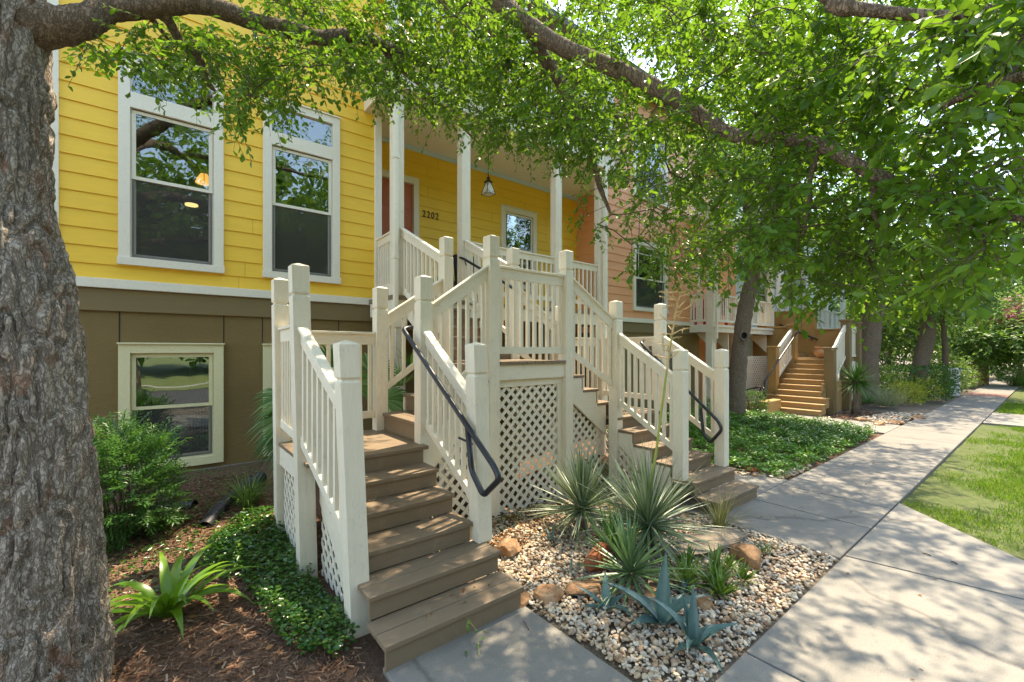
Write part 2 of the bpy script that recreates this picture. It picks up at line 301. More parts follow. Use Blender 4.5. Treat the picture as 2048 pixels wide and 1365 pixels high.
def blades(name,P,az,el,L,W,droop,rnd,mat,parent=None,segs=6,fold=.25,widest=.35,base=.5,twist=None):
    """strap leaves: start at P going at azimuth az, elevation el, bending down by droop radians to the tip"""
    n=len(P); V=np.zeros((n,segs+1,3,3)); p=P.astype(float).copy(); e=el.astype(float).copy()
    ca=np.cos(az);sa=np.sin(az)
    side=np.stack([-sa,ca,np.zeros(n)],1)
    for i in range(segs+1):
        t=i/segs
        w=np.interp(t,[0,widest,1],[base,1,.03])
        d=np.stack([np.cos(e)*ca,np.cos(e)*sa,np.sin(e)],1); nn=np.cross(d,side)*-1; nn=np.where(nn[:,2:3]<0,-nn,nn)
        hw=(W*w/2)[:,None]
        V[:,i,1]=p; V[:,i,0]=p-side*hw+nn*hw*fold*2; V[:,i,2]=p+side*hw+nn*hw*fold*2
        p=p+d*(L/segs)[:,None]; e=e-droop*(0.5+1.0*t)/segs*1.0
    F=[]
    for i in range(segs):
        a=i*3;b=a+3; F+=[(a,a+1,b+1,b),(a+1,a+2,b+2,b+1)]
    return npmesh(name,V.reshape(-1,3),F,(segs+1)*3,mat,parent,rnd,smooth=True)
# ------------------------------------------------------------------ world, sun
SUN=Vector((.42,.10,.90)).normalized()
w=bpy.data.worlds.new('World'); SC.world=w; w.use_nodes=True; nt=w.node_tree; nt.nodes.clear()
sk=nt.nodes.new('ShaderNodeTexSky'); sk.sky_type='NISHITA'; sk.sun_disc=False
sk.sun_elevation=math.asin(SUN.z); sk.sun_rotation=math.atan2(SUN.x,SUN.y)
sk.ozone_density=.8; sk.dust_density=.6; sk.air_density=1.0
bg=nt.nodes.new('ShaderNodeBackground'); bg.inputs[1].default_value=.15; ow=nt.nodes.new('ShaderNodeOutputWorld')
nt.links.new(sk.outputs[0],bg.inputs[0]); nt.links.new(bg.outputs[0],ow.inputs[0])
sl=bpy.data.lights.new('sun','SUN'); sl.energy=2.1; sl.angle=math.radians(.6); sl.color=(1,.94,.84)
so=bpy.data.objects.new('sun',sl); COL.objects.link(so); so.rotation_euler=(-SUN).to_track_quat('-Z','Y').to_euler()
SC.view_settings.view_transform='Standard'; SC.view_settings.look='None'; SC.view_settings.exposure=2.55; SC.view_settings.gamma=1; SC.view_settings.use_white_balance=True; SC.view_settings.white_balance_temperature=7950; SC.view_settings.white_balance_tint=10
SC.cycles.max_bounces=10; SC.cycles.transparent_max_bounces=12; SC.cycles.transmission_bounces=8; SC.cycles.diffuse_bounces=6; SC.cycles.glossy_bounces=4
SC.cycles.caustics_reflective=False; SC.cycles.caustics_refractive=False; SC.cycles.sample_clamp_indirect=6; SC.cycles.use_denoising=True
# ------------------------------------------------------------------ ground
WY=7.45; BY=8.34         # front wall plane, porch back wall plane
def smooth(a,b,x):
    t=min(1,max(0,(x-a)/(b-a))); return t*t*(3-2*t)
def gz(x,y):
    z=-.03+.33*smooth(4.0,7.3,y)*(1-smooth(9,13,x))
    if y>2.6: z+=.02*mnoise.noise(Vector((x*1.3,y*1.3,0)))
    return z
def sheet(name,x0,x1,y0,y1,nx,ny,zf,mat,parent=None):
    b=MB(); V=[(x0+(x1-x0)*i/nx,y0+(y1-y0)*j/ny) for j in range(ny+1) for i in range(nx+1)]
    b.add([(x,y,zf(x,y)) for x,y in V],[(j*(nx+1)+i,j*(nx+1)+i+1,(j+1)*(nx+1)+i+1,(j+1)*(nx+1)+i) for j in range(ny) for i in range(nx)])
    return b.build(name,mat,parent,smooth=True)
def poly(name,pts,z0,z1,mat,bev=.012):
    b=MB(); b.prism(pts,'z',z0,z1); return struct(b.build(name,mat,None,bevel=bev))
g=MB(); g.add([(-300,-300,-.10),(400,-300,-.10),(400,400,-.10),(-300,400,-.10)],[(0,1,2,3)]); struct(g.build('ground','dirt'))
struct(sheet('mulch_bed',-6,13.2,2.45,16,100,80,gz,'mulch'))
struct(sheet('gravel_bed',2.1,5.3,1.2,4.3,40,40,lambda x,y:-.022+.004*mnoise.noise(Vector((x*4,y*4,3))),'gravelbase'))
JW=.008
def slabs(name,pieces,mat):
    b=MB()
    for pts in pieces: b.prism(pts,'z',-.14,0)
    return struct(b.build(name,mat,None,bevel=.010))
# pavement beyond the gravel, cut in squares
pcs=[]; x=4.96; xs=[4.96,6.05,7.0,8.4,9.8,11.3,12.9]
while xs[-1]<90: xs.append(xs[-1]+1.45)
for a,c in zip(xs,xs[1:]): pcs.append([(a+JW,1.28),(c-JW,1.28),(c-JW,2.52),(a+JW,2.52)])
slabs('pavement',pcs,'concrete2')
slabs('near_pavement',[[(-6,-1.1),(1.3-JW,-1.1),(1.3-JW,1.265),(-6,1.265)],[(1.3+JW,-1.1),(2.95-JW,-1.1),(2.95-JW,1.265),(1.3+JW,1.265)],
   [(2.95+JW,-1.1),(5.5,-1.1),(5.05,1.265),(2.95+JW,1.265)],[(5.52,-1.1),(5.7,-.35),(6.1,.06),(7.35,1.265),(5.07,1.265)]],'concrete')
slabs('stair_walk',[[(1.03,1.28),(2.17,1.28),(2.17,2.6),(1.065,2.6)]],'concrete2')
slabs('side_walk_pad',[[(4.96,2.53),(6.0,2.53),(6.0,3.6),(4.99,3.6)],[(6.01,2.53),(7.35,2.53),(7.1,3.6),(6.01,3.6)]],'concrete2')
slabs('stair_path',[[(13.25,2.53),(14.9,2.53),(14.95,4.5),(14.6,5.9),(13.3,5.9)]],'concrete')
slabs('kerb_crossing',[[(17.2,-4),(20.2,-4),(20.2,1.26),(17.2,1.26)]],'concrete')
struct(sheet('lawn',5.0,17.2,-4.0,1.27,60,30,lambda x,y:-.05+.02*mnoise.noise(Vector((x,y,0))),'lawn'))
struct(sheet('far_lawn',20.2,70,-4.0,1.27,60,10,lambda x,y:-.05,'lawn'))
struct(sheet('street',-200,300,-13,-4.0,2,2,lambda x,y:-.085,'asphalt'))
poly('street_kerb',[(-200,-4.15),(17.2,-4.15),(17.2,-4.0),(-200,-4.0)],-.12,.0,'concrete')
struct(sheet('opposite_lawn',-200,300,-60,-13,4,4,lambda x,y:-.06+max(0,-15-y)*.03,'lawn'))
poly('opposite_pavement',[(-200,-16.5),(300,-16.5),(300,-15.2),(-200,-15.2)],-.1,.02,'concrete')
poly('brick_crossing',[(27,1.28),(29,1.28),(29,2.52),(27,2.52)],-.05,.006,'brick')
# ------------------------------------------------------------------ house pieces
LAP=.216
def siding(name,mat,x0,x1,z0,z1,Y,parent,holes=(),axis='x',sgn=-1,phase=0.):
    """lap boards on a wall facing sgn along the other axis; holes = (x0,x1,z0,z1)"""
    b=MB(); k0=math.floor((z0-phase)/LAP)
    P=(lambda u,o,z:(u,Y+sgn*o,z)) if axis=='x' else (lambda u,o,z:(Y+sgn*o,u,z))
    k=k0
    while phase+k*LAP<z1:
        a=max(z0,phase+k*LAP); c=min(z1,phase+(k+1)*LAP); zb=phase+k*LAP; k+=1
        if c-a<.005: continue
        off=lambda z:.020-.015*(z-zb)/LAP
        cuts=sorted({x0,x1,*[min(max(h[i],x0),x1) for h in holes for i in (0,1)]})
        jr=random.Random(k*131+int(x0*10)); jj=x0+jr.uniform(.4,3.2); jn=[]
        while jj<x1-.2: jn.append(jj); jj+=jr.uniform(2.4,3.7)
        segs=[]
        for u0,u1 in zip(cuts,cuts[1:]):
            s_=u0
            for j in jn:
                if u0+.03<j<u1-.03: segs.append((s_,j-.0015)); s_=j+.0015
            segs.append((s_,u1))
        for u0,u1 in segs:
            if u1-u0<1e-4: continue
            zs=[(a,c)]
            for h in holes:
                if h[0]<(u0+u1)/2<h[1]:
                    nz=[]
                    for s,e in zs:
                        if h[2]>s: nz.append((s,min(e,h[2])))
                        if h[3]<e: nz.append((max(s,h[3]),e))
                    zs=[(s,e) for s,e in nz if e-s>.002]
            for s,e in zs:
                V=[P(u0,off(s),s),P(u1,off(s),s),P(u1,off(e),e),P(u0,off(e),e),P(u0,-.02,s),P(u1,-.02,s)]
                b.add(V,[(0,1,2,3),(4,5,1,0)] if (axis=='x')==(sgn<0) else [(3,2,1,0),(0,1,5,4)])
    return b.build(name,mat,parent)
def window(parent,x0,x1,z0,z1,Y,trim='trim',glass='glass',transom=None,meet=.5,blind=.0,curtain=False,sash='trim',grid=False,cw=.115,label=None,sill=True,blindfull=False):
    """cased double-hung window on a wall facing -y; (x0..z1) is the outside of the casing"""
    f=MB(); y1=Y-.005; y0=Y-.050
    ztop=z1; zg1=z1-cw; zg0=z0+(.10 if sill else cw); gx0=x0+cw; gx1=x1-cw
    f.box(x0,gx0,y0,y1,zg0,z1); f.box(gx1,x1,y0,y1,zg0,z1); f.box(gx0,gx1,y0,y1,zg1,z1)
    if sill: f.box(x0-.01,x1+.01,y0-.022,y1,z0,zg0)
    else: f.box(x0,x1,y0,y1,z0,zg0)
    f.box(x0-.012,x1+.012,y0-.022,y1,z1,z1+.022)
    zt=zg1
    if transom: t0,t1=transom; f.box(gx0,gx1,y0,y1,t0,t1); zt=t0
    # jambs running back into the wall
    yb=Y+.10
    f.box(gx0,gx0+.012,y1,yb,zg0,zg1); f.box(gx1-.012,gx1,y1,yb,zg0,zg1); f.box(gx0,gx1,y1,yb,zg1-.012,zg1); f.box(gx0,gx1,y1,yb,zg0,zg0+.012)
    wn=f.build('window',trim,parent,bevel=.004)
    if label: wn['label']=label
    zm=zg0+(zt-zg0)*meet
    def sash_(name,a,b,c,d,ya,glz,wd=.042,mat=sash):
        s=MB(); s.box(a,a+wd,ya,ya+.03,c,d); s.box(b-wd,b,ya,ya+.03,c,d); s.box(a+wd,b-wd,ya,ya+.03,c,c+wd); s.box(a+wd,b-wd,ya,ya+.03,d-wd,d)
        if grid and name=='upper_sash':
            for q in (a+.16,b-.16): s.box(q-.009,q+.009,ya+.004,ya+.024,c+wd,d-wd)
            s.box(a+wd,b-wd,ya+.006,ya+.022,d-.24,d-.222)
        s.build(name,mat,wn)
        p=MB(); p.box(a+wd,b-wd,ya+.012,ya+.017,c+wd,d-wd); p.build('pane',glz,wn)
    a,b=gx0+.013,gx1-.013
    sash_('upper_sash',a,b,zm-.02,zt-.013,Y-.010,glass)
    sash_('lower_sash',a,b,zg0+.013,zm+.02,Y+.022,glass)
    sc_=MB(); sc_.box(a+.004,a+.022,Y-.003,Y+.015,zg0+.02,zm-.022); sc_.box(b-.022,b-.004,Y-.003,Y+.015,zg0+.02,zm-.022); sc_.box(a+.022,b-.022,Y-.003,Y+.015,zg0+.02,zg0+.045); sc_.build('screen_frame','screen',wn)
    sm=MB(); sm.box(a+.022,b-.022,Y+.004,Y+.006,zg0+.045,zm-.022); sm.build('insect_screen','mesh',wn)
    if transom:
        p=MB(); p.box(a,b,Y-.004,Y+.001,transom[1]+.01,zg1-.013); p.build('transom_pane',glass,wn)
    if blind or blindfull:
        bl=MB(); z=zt-.06; n=int(blind/.022) if not blindfull else int((zt-zg0-.1)/.03)
        st=.022 if not blindfull else .03
        bl.box(a+.03,b-.03,Y+.09,Y+.13,zt-.075,zt-.03)
        for i in range(n):
            zz=zt-.08-i*st; bl.hexa([(a+.03,Y+.095,zz),(b-.03,Y+.095,zz),(b-.03,Y+.12,zz+.012),(a+.03,Y+.12,zz+.012),(a+.03,Y+.095,zz+.002),(b-.03,Y+.095,zz+.002),(b-.03,Y+.12,zz+.014),(a+.03,Y+.12,zz+.014)])
        if not blindfull: bl.tube([(b-.09,Y+.1,zt-.1),(b-.09,Y+.1,zm+.05)],.004,6)
        bl.build('blind','blind',wn)
    if curtain:
        cu=MB(); n=24; ca,cb=b-.26,b-.02
        V=[];F=[]
        for i in range(n+1):
            xx=ca+(cb-ca)*i/n; yy=Y+.17+.022*math.sin(i*1.9)
            V+=[(xx,yy,zg0),(xx,yy,zt)]
        for i in range(n): F.append((2*i,2*i+2,2*i+3,2*i+1))
        cu.add(V,F); cu.build('curtain','curtain',wn)
    return wn
def room(parent,x0,x1,z0,z1,y0,y1):
    b=MB(); b.add([(x0,y0,z0),(x1,y0,z0),(x1,y1,z0),(x0,y1,z0),(x0,y0,z1),(x1,y0,z1),(x1,y1,z1),(x0,y1,z1)],[(0,1,2,3),(7,6,5,4),(1,5,6,2),(2,6,7,3),(3,7,4,0)])
    return b.build('interior_wall','inner',parent)
# ------------------------------------------------------------------ yellow house
yh=thing('yellow_house','bright yellow lap sided house with olive stucco base and pale window casings','house',(.9,WY,.25))
UW=[(-.415,.70),(1.195,2.31)]
hol=[(a+.05,b-.05,3.03+.03,5.75-.05) for a,b in UW]
siding('siding','yellow',-.94,2.90,2.83,9.2,WY,yh,hol,phase=2.83-.03)
lh=[(a+.05,b-.05,.40,2.0) for a,b in UW]
b=MB()   # stucco base with openings
cut=[-1.04]+[q for h in lh for q in h[:2]]+[2.90]
b.box(-1.04,lh[0][0],WY,WY+.15,.16,2.44); b.box(lh[0][1],lh[1][0],WY,WY+.15,.16,2.44); b.box(lh[1][1],2.9,WY,WY+.15,.16,2.44)
for h in lh: b.box(h[0],h[1],WY,WY+.15,.16,h[2]); b.box(h[0],h[1],WY,WY+.15,h[3],2.44)
b.build('stucco_base','olive',yh)
b=MB()
for x in (-.405,.705,1.19,2.3): b=MB(); b.box(x-.006,x+.006,WY-.004,WY+.002,2.04,2.435); b.build('panel_joint','dark',yh)
b=MB(); b.box(-1.04,2.90,WY-.035,WY+.1,2.435,2.715); b.build('rim_board','olivesm',yh,bevel=.004)
b=MB(); b.box(-1.05,2.95,WY-.075,WY+.1,2.717,2.835); b.build('belt_trim','trim',yh,bevel=.005)
b=MB(); b.box(-1.04,-.94,WY-.04,WY+.06,2.838,9.2); b.build('corner_board','trim',yh,bevel=.004)
b=MB(); b.box(-1.06,2.92,WY-.06,WY+.2,-.1,.30); b.build('foundation','concrete2',yh,bevel=.01)
for i,(a,c) in enumerate(UW):
    window(yh,a,c,3.03,5.75,WY,transom=(5.05,5.25),meet=.54,blind=.16)
    window(yh,a,c,.36,2.02,WY,trim='paleyellow',sash='paleyellow',glass='glass2',curtain=True,meet=.50,sill=False)
room(yh,-1.0,2.85,2.84,6.1,WY+.15,WY+4.2); room(yh,-1.0,2.85,.1,2.42,WY+.15,WY+4.2)
b=MB(); b.box(-1.05,-.99,WY+.1,16,0,9.2); b.build('side_wall','yellow',yh)
b=MB(); b.box(-1.05,9.0,15.9,16,0,9.2); b.build('rear_wall','yellow',yh)
b=MB(); b.hexa([(-1.4,WY-.6,9.2),(9.3,WY-.6,9.2),(9.3,16.4,9.2),(-1.4,16.4,9.2),(-1.4,WY-.6,9.35),(9.3,WY-.6,9.35),(9.3,12,11.6),(-1.4,12,11.6)]); b.build('roof','roof',yh)
# porch: back wall, door, window
pw=(6.34,7.47,3.45,5.40); dr=(3.24,4.19,2.80,5.50)
siding('porch_wall','yellow',2.9,9.0,2.80,6.15,BY,yh,[(pw[0]+.05,pw[1]-.05,pw[2]+.03,pw[3]-.05),(dr[0]+.04,dr[1]-.04,2.7,dr[3]-.04)],phase=2.83-.03)
b=MB(); b.box(2.85,2.9,WY+.06,BY+.1,2.84,6.2); b.build('porch_side_wall','yellow',yh)
window(yh,*pw[:2],*pw[2:],BY,meet=.5,blind=.14)
room(yh,2.95,8.9,2.7,6.0,BY+.15,BY+4)
b=MB(); b.box(dr[0],dr[0]+.12,BY-.05,BY+.1,2.8,dr[3]); b.box(dr[1]-.12,dr[1],BY-.05,BY+.1,2.8,dr[3]); b.box(dr[0]+.12,dr[1]-.12,BY-.05,BY+.1,dr[3]-.14,dr[3]); b.build('door_casing','trim',yh,bevel=.004)
b=MB(); b.box(dr[0]+.12,dr[1]-.12,BY+.02,BY+.07,2.81,dr[3]-.14)
for xa,xb in ((3.42,3.66),(3.76,4.01)):
    for za,zb in ((2.95,3.75),(3.9,4.7),(4.82,5.25)): b.box(xa,xb,BY+.008,BY+.02,za,zb)
dd=b.build('door','door',yh,bevel=.006); b=MB(); b.tube([(3.45,BY+.02,3.72),(3.45,BY-.03,3.72)],.025,10); b.build('handle','bronze',dd)
b=MB(); b.box(2.78,8.05,6.42,BY,2.735,2.80); b.build('porch_floor','tread',yh)
b=MB(); b.box(2.80,8.05,6.44,6.50,2.50,2.733); b.box(2.80,2.86,6.502,WY-.08,2.50,2.733); b.build('porch_fascia','creamh',yh,bevel=.004)
b=MB(); b.box(2.80,9.0,6.42,BY+.1,6.15,6.2)
for i in range(46): b.box(2.80,9.0,6.45+i*.041,6.45+i*.041+.034,6.142,6.15)
b.build('porch_ceiling','ceil',yh)
b=MB(); b.box(2.9,9.0,BY-.045,BY-.02,6.05,6.14); b.build('ceiling_trim','palebluetrim',yh)
b=MB(); b.box(2.72,8.12,6.36,6.56,6.03,6.40); b.box(2.72,2.92,6.562,WY+.02,6.03,6.40); b.build('porch_beam','creamh',yh,bevel=.006)
b=MB(); b.box(2.64,8.2,6.28,6.6,6.402,6.50); b.box(2.64,2.98,6.602,WY+.02,6.402,6.50); b.build('beam_cornice','trim',yh,bevel=.006)
b=MB(); b.box(2.9,9,6.4,WY+.1,6.502,6.54); b.build('balcony_floor','ceil',yh)
b=MB()
b.box(2.72,8.1,6.36,6.45,7.45,7.52); b.box(2.72,8.1,6.38,6.43,6.6,6.68)
bal=b.build('balcony_railing','white',yh); 
for i in range(40):
    q=MB(); x=2.85+i*.132; q.box(x-.018,x+.018,6.387,6.423,6.68,7.45); q.build('baluster','white',bal)
b=MB()
for x in (2.79,5.4,8.0): b=MB(); b.box(x-.07,x+.07,6.34,6.48,6.5,9.2); b.build('balcony_post','white',yh)
b=MB(); b.box(2.9,9.0,BY,BY+.1,6.2,9.2); b.build('upper_porch_wall','yellow',yh)
def column(x,y,parent,base=True):
    c=MB(); c.box(x-.085,x+.085,y-.085,y+.085,2.80,6.03); c.box(x-.10,x+.10,y-.10,y+.10,2.802,2.95); col=c.build('porch_column','cream',parent,bevel=.006)
    c=MB(); c.box(x-.10,x+.10,y-.10,y+.10,0,2.5); c.box(x-.125,x+.125,y-.125,y+.125,2.3,2.5); c.build('column_pier','cream',parent,bevel=.006)
for x in (2.92,4.17,6.44,7.82): column(x,6.55,yh)
b=MB(); b.box(2.90,3.02,WY-.06,WY+.05,2.84,6.03); b.build('porch_pilaster','trim',yh,bevel=.004)
b=MB(); b.box(2.795,2.865,6.36,6.44,2.55,6.03); b.box(2.785,2.875,6.35,6.45,4.9,4.97); b.box(2.785,2.875,6.35,6.45,3.35,3.41); b.tube([(2.83,6.40,2.56),(2.86,6.48,2.40),(2.86,6.5,.1)],.04,8); b.build('downspout','trim',yh,bevel=.008)
b=MB(); b.box(7.78,7.86,6.34,6.42,.2,6.03); b.build('downspout','trim',yh,bevel=.008)
# under the porch
b=MB(); b.box(2.9,9.0,BY,BY+.12,.1,2.7); b.build('under_porch_wall','olive',yh)
b=MB(); b.box(2.9,3.0,WY,BY,.1,2.7); b.build('under_porch_side_wall','olive',yh)
def text(body,size,loc,mat,parent,name,squash=1.):
    cu=bpy.data.curves.new(name,'FONT'); cu.body=body; cu.size=size; cu.extrude=.008; cu.space_character=1.28
    o=bpy.data.objects.new(name,cu); COL.objects.link(o)
    dg=bpy.context.evaluated_depsgraph_get(); me=bpy.data.meshes.new_from_object(o.evaluated_get(dg)); bpy.data.objects.remove(o)
    R=Matrix.Translation(loc)@Matrix.Rotation(math.pi/2,4,'X')@Matrix.Diagonal((squash,1,1,1)); me.transform(R); me.materials.clear(); me.materials.append(M[mat])
    return link(name,me,parent)
text('2202',.20,(4.27,BY-.03,4.735),'bronze',yh,'house_number',.80)
# railings -----------------------------------------------------------
def rail(parent,p0,p1,t0,t1,b0,b1,n,side=0,merge=False,name='railing',mat='creamh',face=.15):
    """top board + cap from t0 to t1, bottom board with lower edge b0->b1, n balusters"""
    r=MB(); r.shear(p0,p1,.040,t0-face,t0-.028,t1-face,t1-.028); r.shear(p0,p1,.085,t0-.030,t0,t1-.030,t1)
    ro=r.build(name,mat,parent,bevel=.004)
    r=MB(); r.shear(p0,p1,.038,b0,b0+.085,b1,b1+.085); r.build('bottom_rail',mat,ro,bevel=.004)
    mb=MB()
    for i in range(n):
        t=(i+.5)/n; x=p0[0]+(p1[0]-p0[0])*t; y=p0[1]+(p1[1]-p0[1])*t
        zb=b0+(b1-b0)*t+.06; zt=t0+(t1-t0)*t-face+.03
        d=Vector((p1[0]-p0[0],p1[1]-p0[1])).normalized()
        q=mb if merge else MB(); q.shear((x-d.x*.018,y-d.y*.018),(x+d.x*.018,y+d.y*.018),.036,zb,zt,zb,zt,off=0.0)
        if not merge: q.build('baluster','cream',ro)
    if merge and n: stuff(mb.build('baluster','cream',ro))
    return ro
rail(yh,(4.27,6.55),(6.35,6.55),3.87,3.87,2.95,2.95,16); rail(yh,(6.53,6.55),(7.72,6.55),3.87,3.87,2.95,2.95,9)
rail(yh,(2.93,6.65),(2.96,WY-.06),3.87,3.87,2.95,2.95,7)
rail(yh,(7.85,6.65),(8.9,WY-.06),3.87,3.87,2.95,2.95,7,merge=True)
# ------------------------------------------------------------------ the stoop
st=thing('front_stoop','cream railed double stair with brown treads rising to the yellow house porch','stair',(3.6,4.1,0))
def post(x,y,z0,z1,lean=0,h=.07):
    b=MB(); P=[(z0,h),(z1-.275,h),(z1-.258,h-.017),(z1-.240,h),(z1-.012,h),(z1-.006,h-.006),(z1+.016,.004)]
    V=[];F=[]
    for z,r in P:
        dx=lean*(z-z0)/(z1-z0); V+=[(x+dx-r,y-r,z),(x+dx+r,y-r,z),(x+dx+r,y+r,z),(x+dx-r,y+r,z)]
    for i in range(len(P)-1):
        for k in range(4): F.append((i*4+k,i*4+(k+1)%4,(i+1)*4+(k+1)%4,(i+1)*4+k))
    F+= [(3,2,1,0),tuple(range(len(V)-4,len(V)))]
    b.add(V,F); return b.build('newel_post','cream',st,bevel=.003)
def step(x0,x1,y0,y1,z,ax='y',riser=.165,sgn=1):
    """one tread of two boards with its riser; ax = direction of climb, sgn its sign, y0/x0 = nosing"""
    b=MB(); g=.004; T=.036
    if ax=='y':
        ym=y0+(y1-y0)*.52
        b.box(x0,x1,y0,ym-g,z-T,z); b.box(x0,x1,ym+g,y1+.02,z-T,z); b.box(x0+.012,x1-.012,y0+.022,y0+.045,z-riser+.001,z-T)
    else:
        lo,hi=(x0,x1)
        if sgn>0: nose=lo; xm=lo+(hi-lo)*.52; b.box(lo,xm-g,y0,y1,z-T,z); b.box(xm+g,hi+.02,y0,y1,z-T,z); b.box(lo+.022,lo+.045,y0+.012,y1-.012,z-riser+.001,z-T)
        else: xm=lo+(hi-lo)*.48; b.box(xm+g,hi,y0,y1,z-T,z); b.box(lo-.02,xm-g,y0,y1,z-T,z); b.box(hi-.045,hi-.022,y0+.012,y1-.012,z-riser+.001,z-T)
    return b.build('step','tread',st,bevel=.005)
# flight at the left, climbing to the house
def first_flight(x0,x1,xi0,xi1,ya,go,rz=.165):
    step(x0,x1,ya,ya+go,rz,riser=rz+.10); step(x0+.01,x1,ya+go,ya+2*go,2*rz,riser=rz)
    for k in range(2,5): step(xi0,xi1,ya+go*k,ya+go*(k+1),rz*(k+1),riser=rz)
first_flight(1.05,2.14,1.07,2.06,2.52,.287)
first_flight(5.06,6.15,5.03,6.07,2.46,.287)
LZ=.99; PZ_=1.81; TZ=2.80
def deck(x0,x1,y0,y1,z,ax,n):
    b=MB(); g=.003
    for i in range(n):
        if ax=='y': a=y0+(y1-y0)*i/n; c=y0+(y1-y0)*(i+1)/n; b.box(x0,x1,a+g,c-g,z-.036,z)
        else: a=x0+(x1-x0)*i/n; c=x0+(x1-x0)*(i+1)/n; b.box(a+g,c-g,y0,y1,z-.036,z)
    return b.build('landing_deck','tread',st,bevel=.004)
deck(.955,2.10,3.945,5.18,LZ,'y',9); deck(5.02,6.215,3.87,5.18,LZ,'y',9); deck(3.075,4.16,4.04,5.10,PZ_,'x',8)
for q in ((1.08,2.05,3.97,3.995,.80,.952),(5.06,6.06,3.905,3.93,.80,.952),(2.952,2.975,4.10,5.10,1.60,1.773),(4.245,4.268,4.10,5.10,1.60,1.773)): b=MB(); b.box(*q); b.build('landing_riser','tread',st)
R2=.205
for k in range(3):
    step(2.07+.30*k,2.07+.30*(k+1),4.072,5.13,LZ+R2*(k+1),'x',R2,1)
    step(5.15-.30*(k+1),5.15-.30*k,4.072,5.13,LZ+R2*(k+1),'x',R2,-1)
for k in range(5): step(3.07,4.10,5.10+.28*k,5.10+.28*(k+1),PZ_+.165*(k+1),'y',.165)
b=MB(); b.box(3.08,4.09,6.47,6.50,TZ-.17,TZ-.066); b.build('landing_riser','tread',st)
# posts
PA=post(1.09,3.09,-.05,2.0,-.085); PB=post(2.14,3.09,.33,2.0,-.05); PC=post(1.0,4.10,-.05,2.68,-.07); PD=post(2.13,4.12,.30,2.71)
post(1.01,5.12,-.05,2.69,-.03); post(2.07,5.12,0,2.70); post(3.0,4.12,-.05,3.27); post(4.235,4.12,-.05,3.27); post(3.0,5.15,0,3.46); post(4.16,5.15,0,3.48)
post(5.07,3.95,-.05,2.64); post(6.16,3.93,-.05,2.67); post(5.07,2.95,.33,1.95); post(6.14,2.95,.33,1.95); post(5.12,5.15,0,2.66); post(6.2,5.15,0,2.66)
# rails
rail(st,(1.025,3.16),(.945,4.03),1.58,2.15,.60,1.13,8)                      # left flank of the first flight
rail(st,(2.11,3.16),(2.13,4.05),1.53,2.15,.62,1.15,8)
rail(st,(.945,4.17),(.99,5.05),2.18,2.18,1.14,1.14,9)                      # landing, outer side
rail(st,(1.06,5.12),(2.0,5.12),2.16,2.16,1.14,1.14,8)
rail(st,(2.20,4.12),(2.93,4.12),2.42,2.92,1.30,1.85,7,face=.17)
rail(st,(2.14,5.12),(2.93,5.15),2.38,2.90,1.45,1.98,5,face=.17,merge=True)
rail(st,(3.07,4.12),(4.165,4.12),2.94,2.94,1.90,1.90,10)
rail(st,(4.305,4.11),(5.0,3.96),2.94,2.40,1.88,1.42,7,face=.17)
rail(st,(4.23,5.15),(5.05,5.15),2.92,2.36,1.90,1.42,6,face=.17,merge=True)
rail(st,(5.07,3.88),(5.07,3.02),2.19,1.63,1.17,.65,8)
rail(st,(6.155,3.86),(6.14,3.02),2.17,1.63,1.17,.65,7)
rail(st,(6.17,4.0),(6.2,5.08),2.16,2.16,1.14,1.14,9,merge=True)
rail(st,(5.19,5.15),(6.13,5.15),2.16,2.16,1.14,1.14,8,merge=True)
rail(st,(2.98,5.22),(2.97,6.46),3.25,3.87,2.14,2.86,10)
rail(st,(4.14,5.22),(4.15,6.46),3.25,3.87,2.14,2.86,10)
# boards under the decks
def board(name,*boxes,mat='creamh'):
    for q in boxes: b=MB(); b.box(*q); b.build(name,mat,st,bevel=.004)
board('fascia_board',(3.07,4.165,4.075,4.105,1.59,1.772)); board('fascia_board',(.965,1.0,4.17,5.05,.76,.952)); board('fascia_board',(6.2,6.235,4.0,5.08,.76,.952)); board('fascia_board',(1.08,2.0,5.17,5.2,.76,.952))
board('fascia_board',(2.99,3.02,4.19,5.08,1.59,1.772),(4.215,4.245,4.19,5.08,1.59,1.772))
def stringer(pts,axis,a,b_,name='stringer'):
    m=MB(); m.prism(pts,axis,a,b_); return m.build(name,'creamh',st,bevel=.003)
# first flights: stepped skirt below the treads, at both sides
def skirt(x,ya,go,rz,y_end):
    p=[(ya+2*go+.03,.33-.04)]
    for k in range(2,5): p+=[(ya+go*k+.03,rz*(k+1)-.04),(ya+go*(k+1)+.03,rz*(k+1)-.04)]
    p[-1]=(y_end,p[-1][1]); p+=[(y_end,.62),(ya+2*go+.03,-.02)]
    stringer(p,'x',x-.018,x+.018)
skirt(1.10,2.52,.287,.165,4.03); skirt(2.03,2.52,.287,.165,4.05); skirt(5.06,2.46,.287,.165,3.9); skirt(6.04,2.46,.287,.165,3.9)
# second flights, front and back: stepped stringers
for ya in (4.085,5.09):
    p=[(4.30,1.772),(4.30,1.56)]; 
    q=[(4.245,PZ_-.04),(4.245,1.56)]
    pr=[(4.305,1.50)]
    pts=[(4.24,1.772),(4.25,1.772),(4.25,1.565),(4.55,1.565),(4.55,1.36),(4.85,1.36),(4.85,1.155),(5.02,1.155),(5.02,.72),(4.30,1.26),(4.24,1.26)]
    stringer(pts,'y',ya,ya+.036)
    pts=[(7.22-x,z) for x,z in pts]; stringer(pts[::-1],'y',ya,ya+.036)
